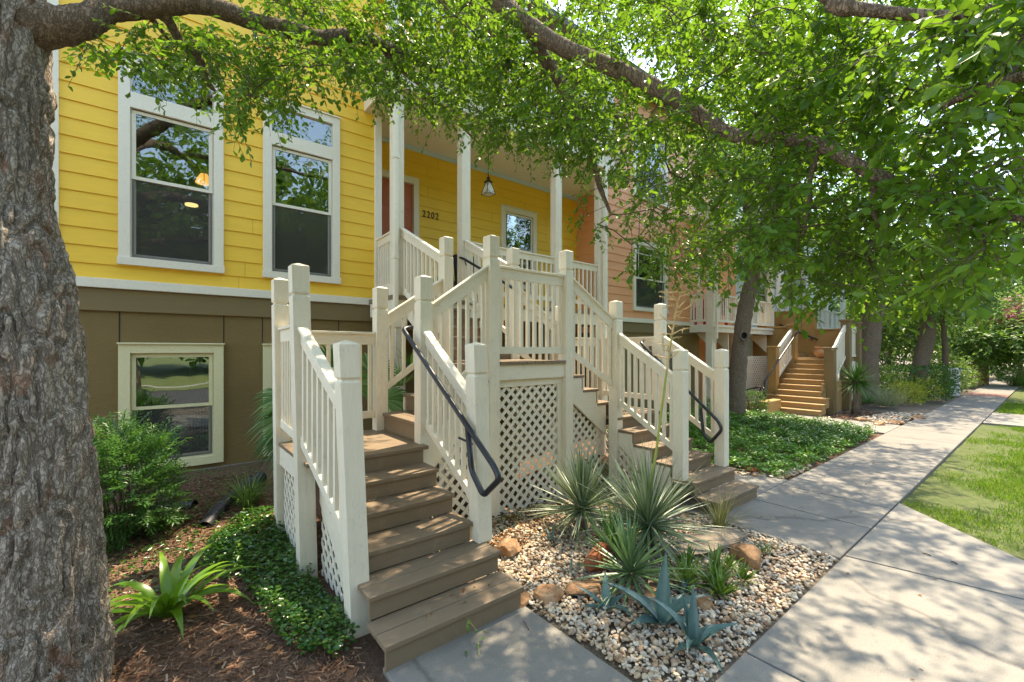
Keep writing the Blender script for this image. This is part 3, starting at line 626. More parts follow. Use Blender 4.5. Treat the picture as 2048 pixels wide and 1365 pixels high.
# third flight stringers
for xa in (3.04,4.10):
    pts=[(5.13,1.95)]
    for k in range(5): pts+=[(5.12+.28*k,PZ_+.165*(k+1)-.04),(5.12+.28*(k+1),PZ_+.165*(k+1)-.04)]
    pts+=[(6.52,2.5),(5.13,1.6)]
    stringer(pts[1:],'x',xa,xa+.03)
def clip(poly,a,b_,c):
    out=[]
    for i in range(len(poly)):
        p=poly[i];q=poly[(i+1)%len(poly)]; dp=a*p[0]+b_*p[1]-c; dq=a*q[0]+b_*q[1]-c
        if dp<=0: out.append(p)
        if dp*dq<0: t=dp/(dp-dq); out.append((p[0]+(q[0]-p[0])*t,p[1]+(q[1]-p[1])*t))
    return out
def lattice(region,axis,at_,parent,per=.138,wd=.042,mat='creamh',name='lattice_panel',s=1):
    """two layers of diagonal slats clipped to a convex region (u,z), counter-clockwise"""
    b=MB(); us=[p[0] for p in region]; zs=[p[1] for p in region]
    cu,cz=sum(us)/len(us),sum(zs)/len(zs); R=max(max(us)-min(us),max(zs)-min(zs))*1.2
    for lay,sg in ((0,1),(1,-1)):
        d=(math.sqrt(.5),sg*math.sqrt(.5)); n=(-d[1],d[0]); st_=per*math.sqrt(.5); k=int(R/st_)+2
        for i in range(-k,k+1):
            c=i*st_+.013*lay
            P=[(cu+d[0]*t+n[0]*(c+o),cz+d[1]*t+n[1]*(c+o)) for t,o in ((-R*1.5,-wd/2),(R*1.5,-wd/2),(R*1.5,wd/2),(-R*1.5,wd/2))]
            for j in range(len(region)):
                p=region[j];q=region[(j+1)%len(region)]; ex,ez=q[0]-p[0],q[1]-p[1]; a,bb=ez,-ex
                P=clip(P,a,bb,a*p[0]+bb*p[1])
                if len(P)<3: break
            if len(P)>=3: y=at_+s*lay*.009; b.prism(P,axis,y,y+.008)
    return b.build(name,mat,parent)
lattice([(3.07,-.02),(4.08,-.02),(4.08,1.50),(3.07,1.50)],'y',4.135,st)
board('lattice_frame',(3.06,4.165,4.12,4.16,1.50,1.588),(4.08,4.165,4.12,4.16,-.05,1.50))
lattice([(4.31,-.02),(4.98,-.02),(4.98,.745),(4.31,1.245)],'y',4.13,st); lattice([(2.24,-.02),(2.92,-.02),(2.92,1.245),(2.24,.76)],'y',4.13,st)
lattice([(4.2,-.02),(5.03,-.02),(5.03,.74),(4.2,.74)],'x',1.0,st); lattice([(4.0,-.02),(5.05,-.02),(5.05,.74),(4.0,.74)],'x',6.2,st)
lattice([(3.18,0),(4.0,0),(4.0,.60),(3.18,.02)],'x',1.09,st); lattice([(3.18,0),(4.03,0),(4.03,.60),(3.18,.02)],'x',2.035,st)
lattice([(3.06,0),(3.88,0),(3.88,.60),(3.06,.02)],'x',5.05,st)
board('joist',(3.1,4.2,4.6,4.66,1.5,1.75),(1.1,2.1,4.6,4.66,.72,.93),(5.1,6.1,4.6,4.66,.72,.93),(3.55,3.66,4.55,4.66,-.05,1.5),mat='tread')
# black pipe handrails
def round_pts(P,r=.05,n=5):
    P=[Vector(p) for p in P]; out=[P[0]]
    for i in range(1,len(P)-1):
        a=(P[i-1]-P[i]).normalized(); c=(P[i+1]-P[i]).normalized(); s=P[i]+a*r; e=P[i]+c*r
        for k in range(n+1):
            t=k/n; out.append(s*(1-t)**2+P[i]*2*t*(1-t)+e*t*t)
    out.append(P[-1]); return out
def handrail(P,r=.021,brk=(),parent=st):
    b=MB(); b.tube(round_pts(P),r,12)
    for p,q in brk: b.tube([p,q],.010,8)
    return b.build('handrail','metal',parent,smooth=True)
X=1.985
handrail([(2.10,4.32,2.19),(X,4.30,2.17),(X,2.69,1.06),(X,2.62,.98),(X,2.83,.80),(X,3.00,.96),(X,3.06,1.31)],.024,[((X,3.95,1.92),(2.08,4.06,1.90)),((X,3.2,1.20),(2.06,3.06,1.15))])
X=5.96
handrail([(6.10,4.2,2.1),(X,4.15,2.06),(X,2.90,.96),(X,2.86,.86),(X,3.02,.66),(X,3.12,.76),(X,3.16,1.12)],.022,[((X,3.8,1.78),(6.1,3.9,1.75))])
X=4.06
handrail([(X,6.50,3.55),(X,6.4,3.52),(X,5.15,2.92),(X,5.0,2.84)],.021,[((X,6.35,3.49),(X+.04,6.37,3.40)),((X,5.3,2.98),(X+.06,5.25,2.95))])
# ------------------------------------------------------------------ orange house
oh=thing('orange_house','orange lap sided house with a pale corner column and prairie grid window','house',(11,WY,.2))
ow_=(10.30,12.0,3.05,5.05)
siding('siding','orange',9.06,13.9,2.83,9.2,WY,oh,[(ow_[0]+.05,ow_[1]-.05,ow_[2]+.03,ow_[3]-.05),(10.35,11.95,6.3,8.2)],phase=2.80)
siding('porch_side_wall','orange',WY,BY-.002,2.83,6.15,9.0,oh,(),axis='y',sgn=-1,phase=2.80)
window(oh,*ow_,WY,meet=.47,grid=True,blindfull=True); window(oh,10.3,12.0,6.25,8.25,WY,meet=.5,grid=True,blind=.3)
room(oh,9.1,13.8,2.84,9,WY+.15,WY+4)
b=MB(); b.box(8.985,9.075,WY-.045,WY+.06,2.838,9.2); b.build('corner_board','trim',oh,bevel=.004); b=MB(); b.box(13.82,13.92,WY-.04,WY+.06,2.838,9.2); b.build('corner_board','trim',oh,bevel=.004)
b=MB(); b.box(9.0,13.95,WY-.075,WY+.1,2.717,2.835); b.build('belt_trim','trim',oh,bevel=.004)
b=MB(); b.box(9.0,13.95,WY-.035,WY+.1,2.435,2.715); b.build('rim_board','olivesm',oh)
b=MB(); b.box(9.0,11.9,WY,WY+.15,-.05,2.44); b.box(13.0,13.95,WY,WY+.15,-.05,2.44); b.box(11.9,13.0,WY,WY+.15,-.05,.5); b.box(11.9,13.0,WY,WY+.15,1.9,2.44); b.build('stucco_base','olive',oh)
window(oh,11.85,13.05,.45,1.95,WY,meet=.5,glass='glass2',sill=False)
room(oh,9.1,13.8,.1,2.42,WY+.15,WY+4)
b=MB(); b.box(13.95,18.6,BY,BY+.12,0,9.2); b.build('recess_wall','orange',oh)
b=MB(); b.box(13.9,13.95,WY+.05,BY,0,9.2); b.build('recess_side_wall','orange',oh)
b=MB(); b.hexa([(9.35,WY-.6,9.2),(18.9,WY-.6,9.2),(18.9,16.4,9.2),(9.35,16.4,9.2),(9.35,WY-.6,9.35),(18.9,WY-.6,9.35),(18.9,12,11.6),(9.35,12,11.6)]); b.build('roof','roof',oh)
b=MB(); b.box(13.95,18.6,15.9,16,0,9.2); b.build('rear_wall','orange',oh)
# balcony porch on its far side
bx0,bx1,by=13.3,18.15,6.70
b=MB(); b.box(bx0,bx1,by,BY,2.66,2.72); b.build('balcony_floor','ceil',oh)
b=MB(); b.box(bx0-.02,bx1+.02,by-.03,by+.03,2.50,2.74); b.box(bx0-.02,bx0+.04,by+.03,BY,2.50,2.74); b.box(bx0-.06,bx1+.06,by-.07,by-.031,2.66,2.735); b.build('balcony_fascia','creamh',oh,bevel=.005)
b=MB()
for x,y in ((bx0+.12,by+.1),(bx1-.12,by+.1),(15.2,by+.1)):
    b=MB(); b.box(x-.11,x+.11,y-.1,y+.1,-.05,2.5); b.build('balcony_pier','cream',oh,bevel=.006)
    b=MB(); b.box(x-.09,x+.09,y-.09,y+.09,2.74,6.2 if x!=15.2 else 3.72); b.build('balcony_post','cream',oh,bevel=.006)
b=MB(); b.box(bx0-.05,bx1+.05,by-.05,by+.2,6.0,6.4); b.box(bx0-.05,bx1,by+.2,BY,6.15,6.25); b.build('balcony_beam','creamh',oh)
def slat_rail(p0,p1,z,h,n,parent,mat='creamh'):
    r=MB(); r.shear(p0,p1,.08,z+h-.05,z+h,z+h-.05,z+h); ro=r.build('railing',mat,parent)
    r=MB(); r.shear(p0,p1,.05,z+.10,z+.17,z+.10,z+.17); r.build('bottom_rail',mat,ro)
    for i in range(n):
        t=(i+.5)/n; x=p0[0]+(p1[0]-p0[0])*t; y=p0[1]+(p1[1]-p0[1])*t; d=Vector((p1[0]-p0[0],p1[1]-p0[1])).normalized()
        wd=.045; q=MB()
        if i%4==2:   # two half boards with a diamond cut between them
            for s in (-1,1):
                pr=[(s*.004,.17),(s*.075,.17),(s*.075,h-.05),(s*.004,h-.05),(s*.004,h*.66),(s*.035,h*.60),(s*.004,h*.54)]
                V=[(x+d.x*u-d.y*o,y+d.y*u+d.x*o,z+v) for o in (-.012,.012) for u,v in pr]; k=len(pr)
                q.add(V,[tuple(range(k)),tuple(range(k,2*k))[::-1]]+[(a,(a+1)%k,k+(a+1)%k,k+a) for a in range(k)])
        else: q.shear((x-d.x*wd/2,y-d.y*wd/2),(x+d.x*wd/2,y+d.y*wd/2),.022,z+.17,z+h-.05,z+.17,z+h-.05)
        q.build('baluster',mat,ro)
slat_rail((bx0+.22,by+.06),(15.1,by+.06),2.74,.98,11,oh); slat_rail((15.3,by+.06),(bx1-.22,by+.06),2.74,.98,17,oh); slat_rail((bx0+.06,by+.2),(bx0+.06,BY-.8),2.74,.98,7,oh)
b=MB()
for x in (13.75,14.6,17.6): b=MB(); b.prism([(by+.1,2.49),(by+.75,2.49),(by+.1,1.85)],'x',x,x+.05); b.build('bracket','creamh',oh)
lattice([(15.9,-.03),(17.9,-.03),(17.9,1.72),(15.9,1.72)],'y',by+.12,oh,per=.16,wd=.055)
b=MB(); b.box(13.40,13.47,by-.12,by-.05,2.3,6.1); b.tube([(13.43,by-.085,2.35),(13.46,by+.02,2.15),(13.46,by+.0,.1)],.045,8); b.build('downspout','trim',oh)
# chairs on that balcony
def slat_chair(name,label,x,y,rz,mat,z=2.72,grp=None):
    t=thing(name,label,'chair',(x,y,z),grp)
    c,s=math.cos(rz),math.sin(rz)
    def put(nm,boxes):
        b=MB(); 
        for q in boxes: b.box(*q)
        b.v=[(x+vx*c-vy*s,y+vx*s+vy*c,z+vz) for vx,vy,vz in b.v]; b.build(nm,mat,t)
    put('seat',[(-.28,.28,-.28+i*.1,-.28+i*.1+.085,.38,.405) for i in range(6)])
    bk=MB()
    for i in range(5):
        u=-.26+i*.108; bk.hexa([(u,.28,.40),(u+.09,.28,.40),(u+.09,.31,.40),(u,.31,.40),(u*1.06,.50,1.05-abs(i-2)*.05),(u*1.06+.09,.50,1.05-abs(i-2)*.05),(u*1.06+.09,.53,1.05-abs(i-2)*.05),(u*1.06,.53,1.05-abs(i-2)*.05)])
    bk.v=[(x+vx*c-vy*s,y+vx*s+vy*c,z+vz) for vx,vy,vz in bk.v]; bk.build('backrest',mat,t)
    for sx in (-1,1):
        put('arm',[(sx*.36-.07,sx*.36+.07,-.36,.36,.58,.60)])
        put('leg',[(sx*.33-.03,sx*.33+.03,-.33,-.24,0,.58)]); put('leg',[(sx*.33-.03,sx*.33+.03,.26,.33,0,.58)])
slat_chair('slat_chair','red slatted wooden chair on the balcony nearer the orange wall',13.85,7.7,-math.pi*.5,'redchair',grp='red chairs on the balcony')
slat_chair('slat_chair','red slatted wooden chair on the balcony beside the corner post',14.6,7.35,-math.pi*.6,'redchair',grp='red chairs on the balcony')
slat_chair('slat_chair','black slatted chair on the yellow porch behind the rail',4.9,7.6,math.pi*.75,'metal',z=2.80)
# ------------------------------------------------------------------ tan staircase
ts=thing('tan_staircase','ochre tan stucco staircase with wide steps between square pillars','stair',(16.2,5.2,0))
RZ=.162
for k in range(10):
    x=14.9+.3*k; y0,y1=(4.32,6.05) if k<3 else (4.55,5.85)
    b=MB(); b.box(x,x+.34,y0,y1,RZ*(k+1)-.04,RZ*(k+1)); b.box(x+.03,x+.33,y0+.02,y1-.02,max(-.03,RZ*(k+1)-.30),RZ*(k+1)-.042); b.build('step','tantread',ts,bevel=.006)
b=MB(); b.box(17.9,19.3,4.5,6.0,1.3,1.66); b.box(16.0,17.9,4.55,4.6,-.1,.9); b.build('landing','tantread',ts)
for x,y,z in ((16.4,4.47,1.95),(16.05,5.97,2.0),(17.75,5.97,2.80),(18.05,4.47,2.9),(19.25,4.47,2.85)):
    b=MB(); b.box(x-.13,x+.13,y-.13,y+.13,-.05,z); b.box(x-.16,x+.16,y-.16,y+.16,z+.002,z+.07); b.build('pillar','tandark' if y<5 else 'tan',ts,bevel=.008)
b=MB(); b.box(19.2,19.4,4.6,5.7,1.3,2.66); b.box(19.17,19.43,4.6,5.7,2.662,2.72); b.box(19.2,19.4,5.702,7.3,1.3,3.40); b.box(19.17,19.43,5.702,7.3,3.402,3.47); b.build('stair_wall','tan',ts,bevel=.008)
b=MB(); b.box(17.9,18.1,6.1,7.4,.0,2.75); b.box(17.86,18.14,6.1,7.4,2.752,2.82); b.build('stair_wall','tan',ts,bevel=.008)
b=MB(); b.box(18.05,18.25,7.0,7.3,-.05,3.75); b.box(18.02,18.28,6.97,7.33,3.752,3.82); b.build('pillar','tan',ts)
for k in range(3):
    b=MB(); b.box(18.15,19.2,6.0+.28*k,6.34+.28*k,1.5+RZ*k,1.66+RZ*(k+1)); b.build('step','tantread',ts)
def trail(p0,p1,b0,b1,h,n):
    r=MB(); r.shear(p0,p1,.07,b0+h-.2,b0+h,b1+h-.2,b1+h); ro=r.build('railing','creamh',ts)
    r=MB(); r.shear(p0,p1,.05,b0,b0+.09,b1,b1+.09); r.build('bottom_rail','creamh',ro)
    for i in range(n):
        t=(i+.5)/n; x=p0[0]+(p1[0]-p0[0])*t; zb=b0+(b1-b0)*t; q=MB(); y=p0[1]
        q.box(x-.05,x+.05,y-.012,y+.012,zb+.09,zb+h-.15) if p0[1]==p1[1] else q.box(p0[0]-.012,p0[0]+.012,p0[1]+(p1[1]-p0[1])*t-.05,p0[1]+(p1[1]-p0[1])*t+.05,zb+.09,zb+h-.15)
        q.build('baluster','creamh',ro)
trail((16.53,4.47),(17.92,4.47),.78,1.66,1.12,9); trail((16.18,5.97),(17.62,5.97),.85,1.65,1.05,9); trail((18.18,4.47),(19.12,4.47),1.7,1.7,1.05,7)
lattice([(18.2,.2),(19.12,.2),(19.12,1.55),(18.2,1.55)],'y',4.44,ts,per=.14,wd=.05)
b=MB(); b.box(14.2,14.75,6.0,6.35,-.05,.30); b.box(13.9,15.0,5.35,5.6,-.05,.42); b.box(14.3,15.1,6.4,7.0,-.05,.55); b.build('kerb_wall','tan',ts,bevel=.03)
b=MB(); b.tube(round_pts([(14.6,5.80,-.05),(14.6,5.80,.80),(14.2,5.55,.80),(14.2,5.5,.52),(14.6,5.75,.50)],.08),.025,8); b.tube([(14.6,5.8,.80),(15.3,6.7,.55),(15.6,7.1,.5)],.025,8); b.tube([(14.95,5.82,.0),(14.95,5.82,.95),(16.0,5.80,1.6),(17.7,5.82,2.55),(17.9,5.82,2.62)],.027,8); b.build('handrail','metal',ts,smooth=True)
b=MB(); b.tube([(19.12,6.9,2.95),(19.12,5.6,2.32)],.028,8)
for y,z in ((6.7,2.85),(5.8,2.42)): b.tube([(19.12,y,z),(19.12,y,z-.1),(19.2,y,z-.12)],.015,6)
b.build('handrail','metal',ts,smooth=True)
tp=MB(); tp.lathe([(.10,0),(.15,.02),(.235,.14),(.25,.22),(.215,.30),(.18,.325),(.19,.345),(.225,.36),(.23,.385),(.20,.39),(.175,.37),(.16,.30)],(18.05,5.15,1.66),22)
tag(tp.build('flower_pot','pot',None,smooth=True),'round terracotta flower pot on top of the tan steps','pot')
# ------------------------------------------------------------------ pale house beyond
ph=thing('pale_house','pale grey blue lap sided house with a white railed porch beyond the tan stairs','house',(24,8.6,0))
siding('siding','paleblue',18.65,33,2.7,9.0,8.6,ph,[(21.0,22.2,3.6,5.4),(24.5,25.7,3.6,5.4)],phase=2.7)
for x in (20.95,24.45): window(ph,x,x+1.3,3.55,5.45,8.6,meet=.5)
room(ph,18.7,32.9,2.8,8.9,8.8,12)
b=MB(); b.box(18.65,33,8.6,8.8,0,2.7); b.build('wall_base','paleblue',ph)
b=MB(); b.box(19.45,28,6.9,8.6,2.70,2.85); b.box(19.45,28,6.86,6.9,2.45,2.9); b.build('porch_floor','white',ph)
slat_rail((19.6,6.95),(27.9,6.95),2.85,1.0,46,ph,'white')
b=MB()
for x in (19.6,22.3,25.1,27.9): b=MB(); b.box(x-.1,x+.1,6.95,7.15,2.86,6.0); b.build('porch_post','white',ph); b=MB(); b.box(x-.12,x+.12,6.93,7.17,-.05,2.45); b.build('porch_pier','white',ph)
b=MB(); b.box(19.3,28.2,6.7,8.6,6.0,6.4); b.build('porch_roof','white',ph)
b=MB(); b.hexa([(18.5,8.0,9.0),(33.3,8.0,9.0),(33.3,16,9.0),(18.5,16,9.0),(18.5,8.0,9.1),(33.3,8.0,9.1),(33.3,12,11.2),(18.5,12,11.2)]); b.build('roof','roof',ph)
# ------------------------------------------------------------------ small things
lp=thing('porch_lantern','dark framed lantern with frosted panes hanging over the yellow porch','lamp',(5.24,7.3,6.14))
lx,ly=5.24,7.3
b=MB(); b.tube([(lx,ly,6.14),(lx,ly,5.46)],.010,6); b.lathe([(.055,0),(.055,.03)],(lx,ly,6.11),14); b.build('cord','bronze',lp)
b=MB(); b.lathe([(.012,.12),(.035,.10),(.03,.06),(.055,.03),(.095,0)],(lx,ly,5.38),8); b.build('cap','bronze',lp)
b=MB(); z0,z1=5.13,5.38
def fr(z): t=(z1-z)/(z1-z0); return .06+.085*t
for a in range(4):
    A=math.pi/4+a*math.pi/2; Bn=A+math.pi/2
    p=lambda q,z: (lx+fr(z)*math.cos(q),ly+fr(z)*math.sin(q),z)
    b.tube([p(A,z1),p(A,z0)],.006,5); b.tube([p(A,z0),p(Bn,z0)],.006,5)
    m0=tuple((p(A,z0)[i]+p(Bn,z0)[i])/2 for i in range(3)); mz=5.20; b.tube([p(A,mz),m0],.004,4); b.tube([p(Bn,mz),m0],.004,4)
    m1=tuple((p(A,z1)[i]+p(Bn,z1)[i])/2 for i in range(3)); b.tube([p(A,5.28),m1],.004,4); b.tube([p(Bn,5.28),m1],.004,4)
b.build('frame','bronze',lp)
b=MB(); c=[(lx+fr(z)*.94*math.cos(math.pi/4+a*math.pi/2),ly+fr(z)*.94*math.sin(math.pi/4+a*math.pi/2),z) for z in (z0,z1) for a in range(4)]; b.hexa(c); b.build('shade','frost',lp)
# lamp and recessed light seen through the tall left window
il=thing('pendant_lamp','small amber pendant lamp glowing behind the left upper window','lamp',(.60,WY+1.2,5.6))
ip=at(408,360,1); dy=(WY+1.2)/ip.y; il.location=(ip.x*dy,WY+1.2,6.0); q=Vector((ip.x*dy,WY+1.2,H+(ip.z-H)*dy))
b=MB(); b.tube([(q.x,q.y,6.05),(q.x,q.y,q.z+.1)],.008,6); b.build('cord','bronze',il)
b=MB(); b.lathe([(.02,.10),(.05,.09),(.10,.0),(.12,-.06)],(q.x,q.y,q.z),14); b.build('shade','lampglow',il)
ip=at(383,412,1); dy=(WY+2.6)/ip.y; q=Vector((ip.x*dy,WY+2.6,H+(ip.z-H)*dy))
b=MB(); b.lathe([(.10,0),(.10,.03)],(q.x,q.y,q.z),14); 
tag(b.build('ceiling_light','canlight'),'small round recessed light shining behind the left upper window','lamp')
# corrugated drain pipes
def corr(name,pts,r,label):
    P=[Vector(p) for p in pts]; out=[];rs=[]
    dense=[]
    for i in range(len(P)-1):
        n=max(2,int((P[i+1]-P[i]).length/.0085))
        for k in range(n): dense.append(P[i].lerp(P[i+1],k/n))
    dense.append(P[-1])
    for i,p in enumerate(dense): out.append(p); rs.append(r*(1.0 if (i//2)%2 else .88))
    b=MB(); b.tube(out,rs,18,cap=False)
    b.tube(out[::-1],[x*.86 for x in rs[::-1]],18,cap=False)
    o=b.build(name,'pipe',None,smooth=True); return tag(o,label,'pipe')
corr('drain_pipe',[(1.02,6.35,.34),(.85,6.22,.28),(.62,5.95,.21),(.47,5.72,.17),(.36,5.5,.12)],.075,'long black corrugated drain pipe running down from behind the stairs')
corr('drain_pipe',[(-.12,6.25,.19),(.1,6.18,.18),(.30,6.05,.19)],.075,'short black corrugated drain pipe with its open end beside the leafy shrub')
bp_=MB(); bp_.lathe([(.13,0),(.17,.02),(.20,.2),(.22,.40),(.235,.42),(.235,.45),(.20,.45),(.19,.36)],(2.55,6.0,.12),20)
tag(bp_.build('garden_pot','bluepot',None,smooth=True),'glazed blue garden pot half hidden behind the left stair flight','pot')
# rocks
def rock(name,c,s,mat,label,seed,rz=0,flat=.0,grp=None,cut=.75):
    bm=bmesh.new(); bmesh.ops.create_icosphere(bm,subdivisions=4,radius=1)
    r=random.Random(seed); pl=[(Vector((r.gauss(0,1),r.gauss(0,1),r.gauss(0,1))).normalized(),r.uniform(cut*.8,cut*1.1)) for _ in range(9)]
    R=Matrix.Rotation(rz,3,'Z')
    for v in bm.verts:
        p=v.co.normalized()
        for n,d in pl:
            k=p.dot(n)
            if k>d: p=p-n*(k-d)*.92
        p=p*(1+.05*mnoise.noise(p*3+Vector((seed,0,0)))+.02*mnoise.noise(p*11))
        q=R@Vector((p.x*s[0],p.y*s[1],p.z*s[2])); v.co=Vector(c)+q
    me=bpy.data.meshes.new(name); bm.to_mesh(me); bm.free(); me.materials.append(M[mat])
    return tag(link(name,me),label,'rock',grp)
def g0(px,py): 
    d=at(px,py,1); t=H/(H-d.z); return (d.x*t,d.y*t)
x,y=g0(1205,1140); rock('boulder',(x,y+.05,.07),(.19,.14,.155),'redrock','rust red angular boulder at the foot of the yuccas',3,.3,cut=.62)
x,y=g0(1098,1192); rock('flat_rock',(x,y,.02),(.17,.11,.065),'tanrock','rounded brown flat rock next to the bottom stair tread',5,.2)
x,y=g0(1180,1185); rock('flat_rock',(x,y+.03,.03),(.20,.12,.075),'tanrock','pale topped tan flat rock below the red boulder',8,-.2,cut=.6)
x,y=g0(1025,1112); rock('stone',(x,y+.05,.05),(.17,.12,.10),'tanrock','dull brown stone behind the right stair newel post',12,.6)
x,y=g0(1485,1130); rock('stone',(x+.1,y,.05),(.19,.13,.115),'tanrock','pale tan stone right of the green aloe clump',15,.9)
x,y=g0(1430,1085); rock('slab_rock',(x-.1,y,.05),(.60,.30,.10),'greyrock','broad flat grey brown slab rock behind the green aloe clump',19,-.15,cut=.55)
x,y=g0(1050,1207); rock('stone',(x,y+.05,-.0),(.12,.07,.05),'tanrock','small ochre stone touching the stair corner and the concrete walk',22,.4)
x,y=g0(1315,1200); rock('stone',(x,y,.02),(.15,.10,.08),'tanrock','brown stone half hidden behind the larger blue agave',26,.5)
x,y=g0(1410,1212); rock('stone',(x,y,.01),(.09,.07,.05),'tanrock','small ochre stone right of the larger blue agave',31,.5)
x,y=g0(1505,944); rock('stone',(x,y,.0),(.20,.13,.09),'redrock','dark red brown stone at the edge of the bright green bed',33,.5)
for i,(px,py,s) in enumerate(((1790,846,.28),(1760,850,.2),(1835,836,.25),(1725,842,.2))):
    x,y=g0(px,py); rock('stone',(x,y,.0),(s,s*.7,.09),'tanrock',['largest pale tan stone edging the bed by the small tree yucca','pale stone left of the largest one edging the tree yucca bed','pale stone by the yellow shrub nearest the pavement','small pale stone at the foot of the tree yucca'][i],40+i,.5,grp='stones edging the far bed')
# white pillar by the hedge, twig and seedling
b=MB(); b.box(26.9,27.2,2.65,2.95,-.05,1.0); b.box(26.84,27.26,2.59,3.01,1.002,1.16); tag(b.build('gate_pillar','white',None,bevel=.02),'short white pillar at the end of the clipped hedge','pillar')
for i,(a,c,l) in enumerate((((1845,1108),(1862,1113),'longer dark twig lying on the sunlit pavement'),((1903,1125),(1915,1130),'short dark twig lying on the sunlit pavement'),((1047,1244),(1058,1262),'thin twig lying on the grey walk below the stairs'))):
    p,q=g0(*a),g0(*c); b=MB(); b.tube([(*p,.008),((p[0]+q[0])/2,(p[1]+q[1])/2+.004,.012),(*q,.006)],.0055 if i<2 else .003,6); tag(b.build('twig','twig',None,smooth=True),l,'twig')
# ------------------------------------------------------------------ plants
def in_poly(x,y,poly):
    x=np.asarray(x);y=np.asarray(y); ins=np.zeros(x.shape,bool); n=len(poly)
    for i in range(n):
        x0,y0=poly[i];x1,y1=poly[(i+1)%n]
        c=((y0>y)!=(y1>y))&(x<(x1-x0)*(y-y0)/((y1-y0) if y1!=y0 else 1e-9)+x0); ins^=c
    return ins
def rand_in(poly,n):
    p=np.array(poly); lo=p.min(0);hi=p.max(0); out=np.zeros((0,2))
    while len(out)<n:
        q=rng.uniform(lo,hi,(n*2,2)); out=np.vstack([out,q[in_poly(q[:,0],q[:,1],poly)]])
    return out[:n]
def at_np(px,py,dep):
    u=(px-1024)/FPX; v=(HOR-py)/FPX
    return np.stack([dep*(Fw[0]+u*Rt[0]),dep*(Fw[1]+u*Rt[1]),H+dep*v],1)
def rdir(n,zs=1.):
    d=rng.normal(size=(n,3)); d[:,2]*=zs; return unit(d)
def crom(P,n):
    P=[np.array(p,float) for p in P]; out=[]
    for i in range(len(P)-1):
        a=P[max(i-1,0)];b=P[i];c=P[i+1];d=P[min(i+2,len(P)-1)]
        for k in range(n):
            t=k/n; out.append(.5*((2*b)+(-a+c)*t+(2*a-5*b+4*c-d)*t*t+(-a+3*b-3*c+d)*t**3))
    out.append(P[-1]); return out
class Tree:
    def __init__(s,own=False): s.own=own; s.p=[];s.par=[];s.limbs=[];s.base=[]
    def limb(s,pts,rad,parent=-1,n=5):
        """a thick limb modelled as its own tube; pts world points, rad radius per point"""
        P=crom(pts,n); R=np.interp(np.linspace(0,1,len(P)),np.linspace(0,1,len(rad)),rad); s.limbs.append((P,R)); ids=[]
        for p in P: s.p.append(p); s.par.append(parent); s.base.append(1); parent=len(s.p)-1; ids.append(parent)
        return ids
    def connect(s,C,arch=.10,jit=.07,step=.16):
        C=np.asarray(C); pts=np.array(s.p); d=np.min(np.linalg.norm(C[:,None,:]-pts[None],axis=2),axis=1) if len(C)*len(pts)<4e6 else np.array([np.min(np.linalg.norm(pts-c,axis=1)) for c in C])
        buf=np.zeros((len(pts)+len(C)*14,3)); m=len(pts); buf[:m]=pts; s.tips=[];s.tdir=[]
        for i in np.argsort(d):
            c=C[i]; dd=np.linalg.norm(buf[:m]-c,axis=1); j=int(np.argmin(dd)); a=buf[j]; L=dd[j]
            k=int(min(12,max(2,L/step))); ctrl=(a+c)/2+np.array([0,0,arch*L])+rng.normal(size=3)*jit*L; par=j
            for q in range(1,k+1):
                t=q/k; p=a*(1-t)**2+ctrl*2*t*(1-t)+c*t*t+(rng.normal(size=3)*.012 if q<k else 0)
                buf[m]=p; s.p.append(p); s.par.append(par); s.base.append(0); par=m; m+=1
            s.tips.append(par); v=c-ctrl; s.tdir.append(v/max(np.linalg.norm(v),1e-6))
        return np.array([s.p[t] for t in s.tips]),np.array(s.tdir)
    def wood(s,root,limbmat,twigmat,r0=.0035,pw=2.4,rmax=.05,seg=5):
        n=len(s.p); w=np.zeros(n); kids=np.zeros(n,int)
        P=np.array(s.p); par=np.array(s.par)
        for i in range(n-1,-1,-1):
            if kids[i]==0: w[i]=r0**pw
            if par[i]>=0: w[par[i]]+=w[i]; kids[par[i]]+=1
        r=np.minimum(w**(1/pw),rmax)
        e=np.array([i for i in range(n) if s.base[i]==0 and par[i]>=0])
        if len(e):
            A=P[par[e]];B=P[e]; ra=np.minimum(r[par[e]],r[e]*1.35); rb=r[e]; t=unit(B-A)
            ref=np.where(np.abs(t[:,2:3])<.9,np.array([[0,0,1.]]),np.array([[1.,0,0]])); u=unit(np.cross(t,ref)); v=np.cross(t,u)
            V=np.zeros((len(e),2*seg,3))
            for k in range(seg):
                a=2*math.pi*k/seg; o=u*math.cos(a)+v*math.sin(a); V[:,k]=A-t*ra[:,None]*.3+o*ra[:,None]; V[:,seg+k]=B+o*rb[:,None]
            F=[(k,(k+1)%seg,seg+(k+1)%seg,seg+k) for k in range(seg)]
            npmesh('branchwork',V.reshape(-1,3),F,2*seg,twigmat,root,smooth=True)['kind']='stuff'
        for i,(P_,R_) in enumerate(s.limbs): limb_mesh('trunk' if i==0 and s.own else 'limb',P_,R_,limbmat,root)
